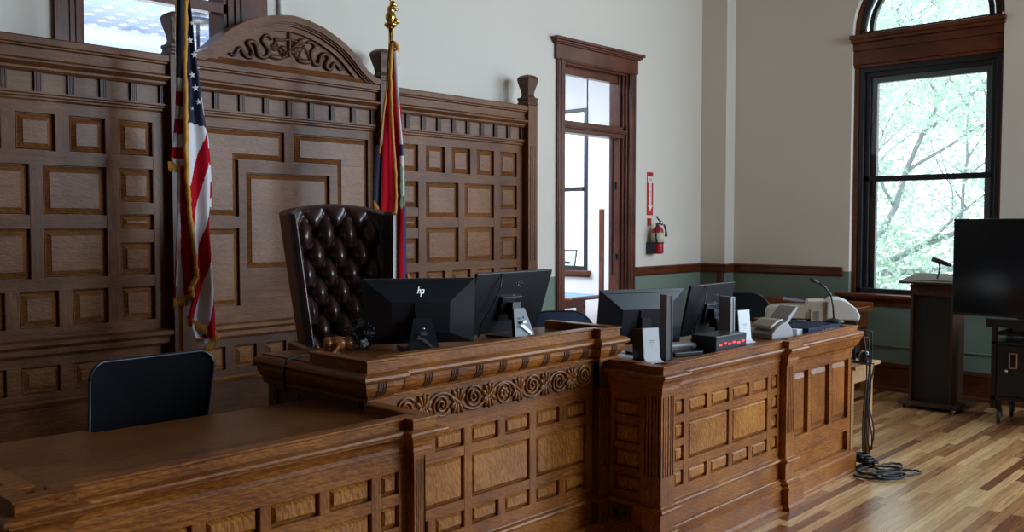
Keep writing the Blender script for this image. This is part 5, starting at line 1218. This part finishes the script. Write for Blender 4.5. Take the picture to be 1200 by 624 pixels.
# ------------------------------------------------------------------ lectern, television on its cart
t = thing('lectern', 'tall dark lectern with slanted top standing before the arched window', 'lectern', (9.05, 2.95, 0))
walnut = wood('walnut', (0.022, 0.010, 0.006), (0.06, 0.026, 0.014), (0.10, 0.045, 0.024), 2, rough=0.65, coat=0)
Ml = T((9.05, 2.93, 0), math.radians(2))
m = MB(); m.M = Ml; m.box(-0.17, 0.17, -0.165, 0.165, 0.07, 1.17); part('body', m, black_pl, t)
m = MB(); m.M = Ml
for y in (-0.19, 0.165): m.box(-0.20, 0.18, y, y+0.025, 0.06, 1.17)
part('side_panels', m, walnut, t)
m = MB(); m.M = Ml; m.box(-0.205, 0.20, -0.195, 0.195, 1.075, 1.175); part('top_band', m, walnut, t, bevel=0.003)
m = MB(); m.M = Ml; m.add([(-0.27, -0.28, 1.185), (0.24, -0.28, 1.245), (0.24, 0.28, 1.245), (-0.27, 0.28, 1.185), (-0.27, -0.28, 1.205), (0.24, -0.28, 1.265), (0.24, 0.28, 1.265), (-0.27, 0.28, 1.205)], [(3, 2, 1, 0), (4, 5, 6, 7), (0, 1, 5, 4), (1, 2, 6, 5), (2, 3, 7, 6), (3, 0, 4, 7)]); m.box(-0.19, 0.19, -0.17, 0.17, 1.17, 1.22); part('reading_top', m, walnut, t)
m = MB(); m.M = Ml; m.box(-0.27, 0.30, -0.27, 0.27, 0.035, 0.07); part('foot_board', m, walnut, t, bevel=0.004)
for x in (-0.23, 0.25):
    for y in (-0.22, 0.22):
        m = MB(); m.M = Ml; m.sphere((x, y, 0.018), 0.018, 10); part('caster', m, chrome if (x < 0 and y < 0) else rubber, t)
m = MB(); m.M = Ml
for k, z in enumerate((1.16, 1.10, 1.04, 0.98)): m.sphere((-0.10+0.01*k, 0.215, z), 0.016, 8)
m.tube([(-0.1, 0.205, 1.17), (-0.09, 0.21, 1.08), (-0.07, 0.205, 0.97)], 0.006, 6); part('side_switches', m, grey_pl, t)
t = thing('lectern_microphone', 'short black microphone on a curved stem on top of the lectern', 'microphone', (9.0, 2.93, 1.24))
m = MB(); m.tube([(8.98, 2.92, 1.235), (8.975, 2.90, 1.30), (8.96, 2.895, 1.36), (8.95, 2.91, 1.39)], 0.008, 8); part('stem', m, brass if False else plain('mic_bronze', (.12, .07, .03), .4, .5), t)
m = MB(); m.tube([(8.93, 2.955, 1.42), (8.96, 2.83, 1.375), (8.97, 2.79, 1.36)], [0.022, 0.022, 0.014], 12); part('capsule', m, black_pl, t)
t = thing('television', 'large black flat television on the cart at the right edge', 'television', (8.6, 2.05, 0.93))
m = MB(); m.box(8.60, 8.645, 1.42, 2.665, 0.94, 1.795); part('case', m, black_pl, t, bevel=0.004)
m = MB(); m.box(8.597, 8.600, 1.432, 2.653, 0.962, 1.783); part('screen', m, plain('tv_glass', (0.005, 0.006, 0.008), 0.16), t)
m = MB(); m.box(8.645, 8.70, 1.8, 2.3, 1.1, 1.5); part('rear_housing', m, black_pl, t)
t = thing('television_cart', 'black metal cart with locking cabinet and wheels carrying the television', 'cart', (8.85, 1.95, 0))
m = MB(); m.box(8.62, 9.12, 1.55, 2.34, 0.215, 0.25); m.box(8.62, 9.12, 1.55, 2.34, 0.70, 0.725); m.box(8.56, 9.15, 1.50, 2.37, 0.855, 0.925)
m.box(8.64, 9.10, 1.56, 2.33, 0.78, 0.80); m.box(9.09, 9.12, 1.55, 2.34, 0.25, 0.70); m.box(8.63, 9.12, 2.31, 2.335, 0.25, 0.70); m.box(8.63, 9.12, 1.555, 1.58, 0.25, 0.70); part('cabinet', m, steel_k, t)
for x in (8.62, 9.08):
    for y in (1.55, 2.30):
        m = MB(); m.box(x, x+0.04, y, y+0.04, 0.14, 0.86); part('post', m, steel_k, t)
m = MB(); m.box(8.72, 8.75, 1.7, 1.76, 0.90, 1.6); m.box(8.72, 8.75, 2.1, 2.16, 0.90, 1.6); part('screen_mount', m, steel_k, t)
m = MB(); m.box(8.612, 8.625, 1.60, 2.29, 0.255, 0.695); dr = part('door', m, steel_k, t, bevel=0.002)
m = MB()
m.box(8.604, 8.612, 2.13, 2.195, 0.52, 0.63) if False else None
for a in ((2.13, 2.138, 0.50, 0.635), (2.187, 2.195, 0.50, 0.635), (2.13, 2.195, 0.50, 0.508), (2.13, 2.195, 0.627, 0.635)): m.box(8.602, 8.612, *a)
part('handle', m, plain('handle_copper', (0.55, 0.33, 0.25), 0.35, 0.6), dr)
m = MB(); m.M = Matrix.Translation((8.612, 2.215, 0.475)) @ Matrix.Rotation(-PI/2, 4, 'Y'); m.lathe([(0.013, 0), (0.013, 0.008), (0.006, 0.012)], (0, 0, 0), 14); part('lock', m, silver, dr)
for x in (8.66, 9.06):
    for y in (1.60, 2.28):
        m = MB(); m.M = Matrix.Translation((x, y, 0.062)) @ Matrix.Rotation(PI/2, 4, 'X') @ Matrix.Rotation(0.3, 4, 'Y'); m.lathe([(0.03, -0.016), (0.06, -0.014), (0.062, 0), (0.06, 0.014), (0.03, 0.016)], (0, 0, 0), 20); wv = part('wheel', m, rubber, t)
        m = MB(); m.box(x-0.02, x+0.02, y-0.02, y+0.02, 0.125, 0.215); m.box(x-0.03, x+0.03, y-0.022, y-0.018, 0.06, 0.13); m.M = Matrix.Translation((x, y-0.02, 0.062)) @ Matrix.Rotation(PI/2, 4, 'X'); m.lathe([(0.015, -0.003), (0.015, 0.003)], (0, 0, 0), 12); part('caster_fork', m, steel_k, wv)
t = thing('conference_camera', 'small grey camera box sitting on top of the television', 'camera', (8.62, 2.05, 1.795))
m = MB(); m.box(8.60, 8.67, 1.97, 2.105, 1.797, 1.865); part('body', m, grey_pl, t, bevel=0.006)
m = MB(); m.M = Matrix.Translation((8.60, 2.04, 1.83)) @ Matrix.Rotation(-PI/2, 4, 'Y'); m.lathe([(0.02, 0), (0.02, 0.012), (0.012, 0.014)], (0, 0, 0), 16); part('lens', m, black_gl, t)

# ------------------------------------------------------------------ extinguisher and its sign
t = thing('fire_extinguisher', 'red fire extinguisher hanging on the wall right of the door', 'fire extinguisher', (8.36, 5.66, 1.42))
c = (8.365, 5.655, 1.42)
m = MB(); m.lathe([(0.045, 0.0), (0.064, 0.008), (0.066, 0.03), (0.066, 0.235), (0.060, 0.265), (0.040, 0.290), (0.022, 0.300), (0.020, 0.312)], c, 28); cyl = part('cylinder', m, red_m, t)
m = MB(); m.lathe([(0.0675, 0.125), (0.0675, 0.232)], c, 28); part('label_band', m, plain('label_grey', (.62, .62, .55), .5), cyl, label='pale printed instruction band')
m = MB()
for k in range(5): a = -2.55+0*k; m.M = Matrix.Translation(c) @ Matrix.Rotation(math.radians(-28), 4, 'Z'); m.add([(0.0+0.006, -0.0690, 0.14+k*0.018), (0.030, -0.0625, 0.14+k*0.018), (0.030, -0.0625, 0.152+k*0.018), (0.006, -0.0690, 0.152+k*0.018)], [(0, 1, 2, 3)])
part('yellow_squares', m, yellow_v, cyl)
m = MB(); m.lathe([(0.0672, 0.112), (0.0695, 0.114), (0.0695, 0.126), (0.0672, 0.128)], c, 28); m.box(c[0]-0.085, c[0]-0.065, c[1]-0.01, 5.75, 1.42, 1.545); part('wall_bracket', m, black_pl, t)
m = MB(); m.lathe([(0.020, 0.31), (0.024, 0.315), (0.024, 0.335), (0.015, 0.345)], c, 14); m.tube([(c[0]-0.02, c[1]-0.01, 1.76), (c[0]+0.03, c[1]-0.05, 1.765)], 0.006, 6); m.M = Matrix.Translation((c[0]+0.02, c[1]-0.028, 1.752)) @ Matrix.Rotation(PI/2, 4, 'X'); m.lathe([(0.018, 0), (0.018, 0.012)], (0, 0, 0), 14); part('valve', m, chrome, t)
m = MB(); m.tube([(c[0]-0.07, c[1]-0.03, 1.83), (c[0]-0.02, c[1]-0.03, 1.79), (c[0]+0.04, c[1]-0.04, 1.755)], [0.008, 0.010, 0.007], 8); m.tube([(c[0]-0.02, c[1]-0.03, 1.765), (c[0]+0.05, c[1]-0.05, 1.73)], 0.006, 8); part('lever', m, plain('lever_blue_grey', (.05, .08, .14), .4), t)
m = MB(); m.tube([(c[0]-0.02, c[1]-0.02, 1.75), (c[0]-0.06, c[1]-0.03, 1.745), (c[0]-0.085, c[1]-0.035, 1.70), (c[0]-0.082, c[1]-0.035, 1.60), (c[0]-0.072, c[1]-0.04, 1.55)], 0.009, 8); m.tube([(c[0]+0.05, c[1]-0.05, 1.74), (c[0]+0.085, c[1]-0.05, 1.68), (c[0]+0.09, c[1]-0.05, 1.61)], [0.010, 0.010, 0.016], 8); part('hose', m, rubber, t)
t = thing('extinguisher_sign', 'narrow red and white fire extinguisher arrow sign on the wall', 'sign', (8.345, 5.745, 2.08))
m = MB(); m.box(8.287, 8.400, 5.743, 5.75, 1.845, 2.318); sg_ = part('board', m, red_vinyl, t)
m = MB(); m.box(8.292, 8.395, 5.741, 5.743, 2.20, 2.268); m.prism([(8.322, 2.20), (8.322, 1.955), (8.300, 1.955), (8.344, 1.885), (8.388, 1.955), (8.366, 1.955), (8.366, 2.20)], 5.741, 5.743, 'y'); part('white_arrow', m, white_v, sg_)
def text(s, x, y, z, size, mat, parent, rot_z=0, vertical=False):
    base = ROOT[parent.name]
    cu = bpy.data.curves.new('lettering', 'FONT'); cu.body = s; cu.size = size; cu.align_x = 'CENTER'; cu.align_y = 'CENTER'; cu.extrude = 0.0005
    if vertical: cu.space_line = 0.9
    o = bpy.data.objects.new('tmp', cu); COL.objects.link(o); dg = bpy.context.evaluated_depsgraph_get(); me = bpy.data.meshes.new_from_object(o.evaluated_get(dg)); bpy.data.objects.remove(o)
    q = bpy.data.objects.new('lettering', me); COL.objects.link(q); me.materials.clear(); me.materials.append(mat); q.parent = parent; ROOT[q.name] = base
    q.location = Vector((x, y, z))-base; q.rotation_euler = (R90, 0, rot_z); return q
text('FIRE', 8.3435, 5.7405, 2.234, 0.042, red_vinyl, sg_)
text('E\nX\nT\nI\nN\nG\nU\nI\nS\nH\nE\nR', 8.344, 5.7405, 2.07, 0.0235, red_vinyl, sg_, vertical=True)
m = MB(); m.prism([(8.32, 2.305), (8.345, 2.275), (8.368, 2.305)], 5.741, 5.743, 'y'); part('small_triangle', m, plain('dark_red', (.25, .01, .01), .5), sg_)
m = MB(); m.box(8.30, 8.36, 5.735, 5.75, 1.73, 1.81); solo('red_tag', m, red_vinyl, 'small red plate on the wall between the arrow sign and the extinguisher', 'plate', (8.33, 5.745, 1.77))

# ------------------------------------------------------------------ side room furniture
t = thing('side_room_table', 'brown table with a pale blue cloth top seen through the door', 'table', (8.9, 7.3, 0))
m = MB(); m.box(8.55, 9.20, 7.02, 8.6, 0.80, 0.835); part('table_top', m, mahog_y, t, bevel=0.01)
m = MB(); m.box(8.57, 9.18, 7.06, 8.58, 0.835, 0.845); part('cloth', m, plain('pale_blue_cloth', (.25, .42, .5), .7), t)
m = MB(); m.box(8.62, 9.14, 7.28, 8.5, 0.68, 0.80); part('apron', m, mahog_y, t)
for x in (8.62, 9.07):
    for y in (7.28, 8.42):
        m = MB(); m.box(x, x+0.075, y, y+0.10, 0, 0.69); part('leg', m, mahog_z, t)
t = thing('framed_picture', 'small framed picture leaning on the side room window sill', 'picture', (9.58, 7.95, 1.12))
m = MB(); m.M = Matrix.Translation((9.58, 7.97, 1.122)) @ Matrix.Rotation(math.radians(12), 4, 'Y')
for a in ((-0.15, -0.135, 0, 0.28), (0.135, 0.15, 0, 0.28), (-0.15, 0.15, 0, 0.015), (-0.15, 0.15, 0.265, 0.28)): m.box(-0.01, 0.008, *a)
part('frame', m, black_pl, t)
m = MB(); m.M = Matrix.Translation((9.58, 7.97, 1.122)) @ Matrix.Rotation(math.radians(12), 4, 'Y'); m.box(-0.004, 0.006, -0.14, 0.14, 0.01, 0.27); part('print', m, white_v, t)
m = MB(); m.M = Matrix.Translation((9.58, 7.97, 1.122)) @ Matrix.Rotation(math.radians(12), 4, 'Y'); m.box(-0.006, -0.004, -0.05, 0.06, 0.08, 0.11); part('blue_mark', m, blue_box, t)
m = MB(); m.box(8.90, 8.93, 6.82, 6.88, 0.0, 1.93); m.box(8.88, 8.95, 6.78, 6.92, 0, 0.02)
solo('wooden_rail_post', m, mahog_z, 'slim upright wooden post standing in the side room beyond the door', 'post', (8.9, 6.85, 0))
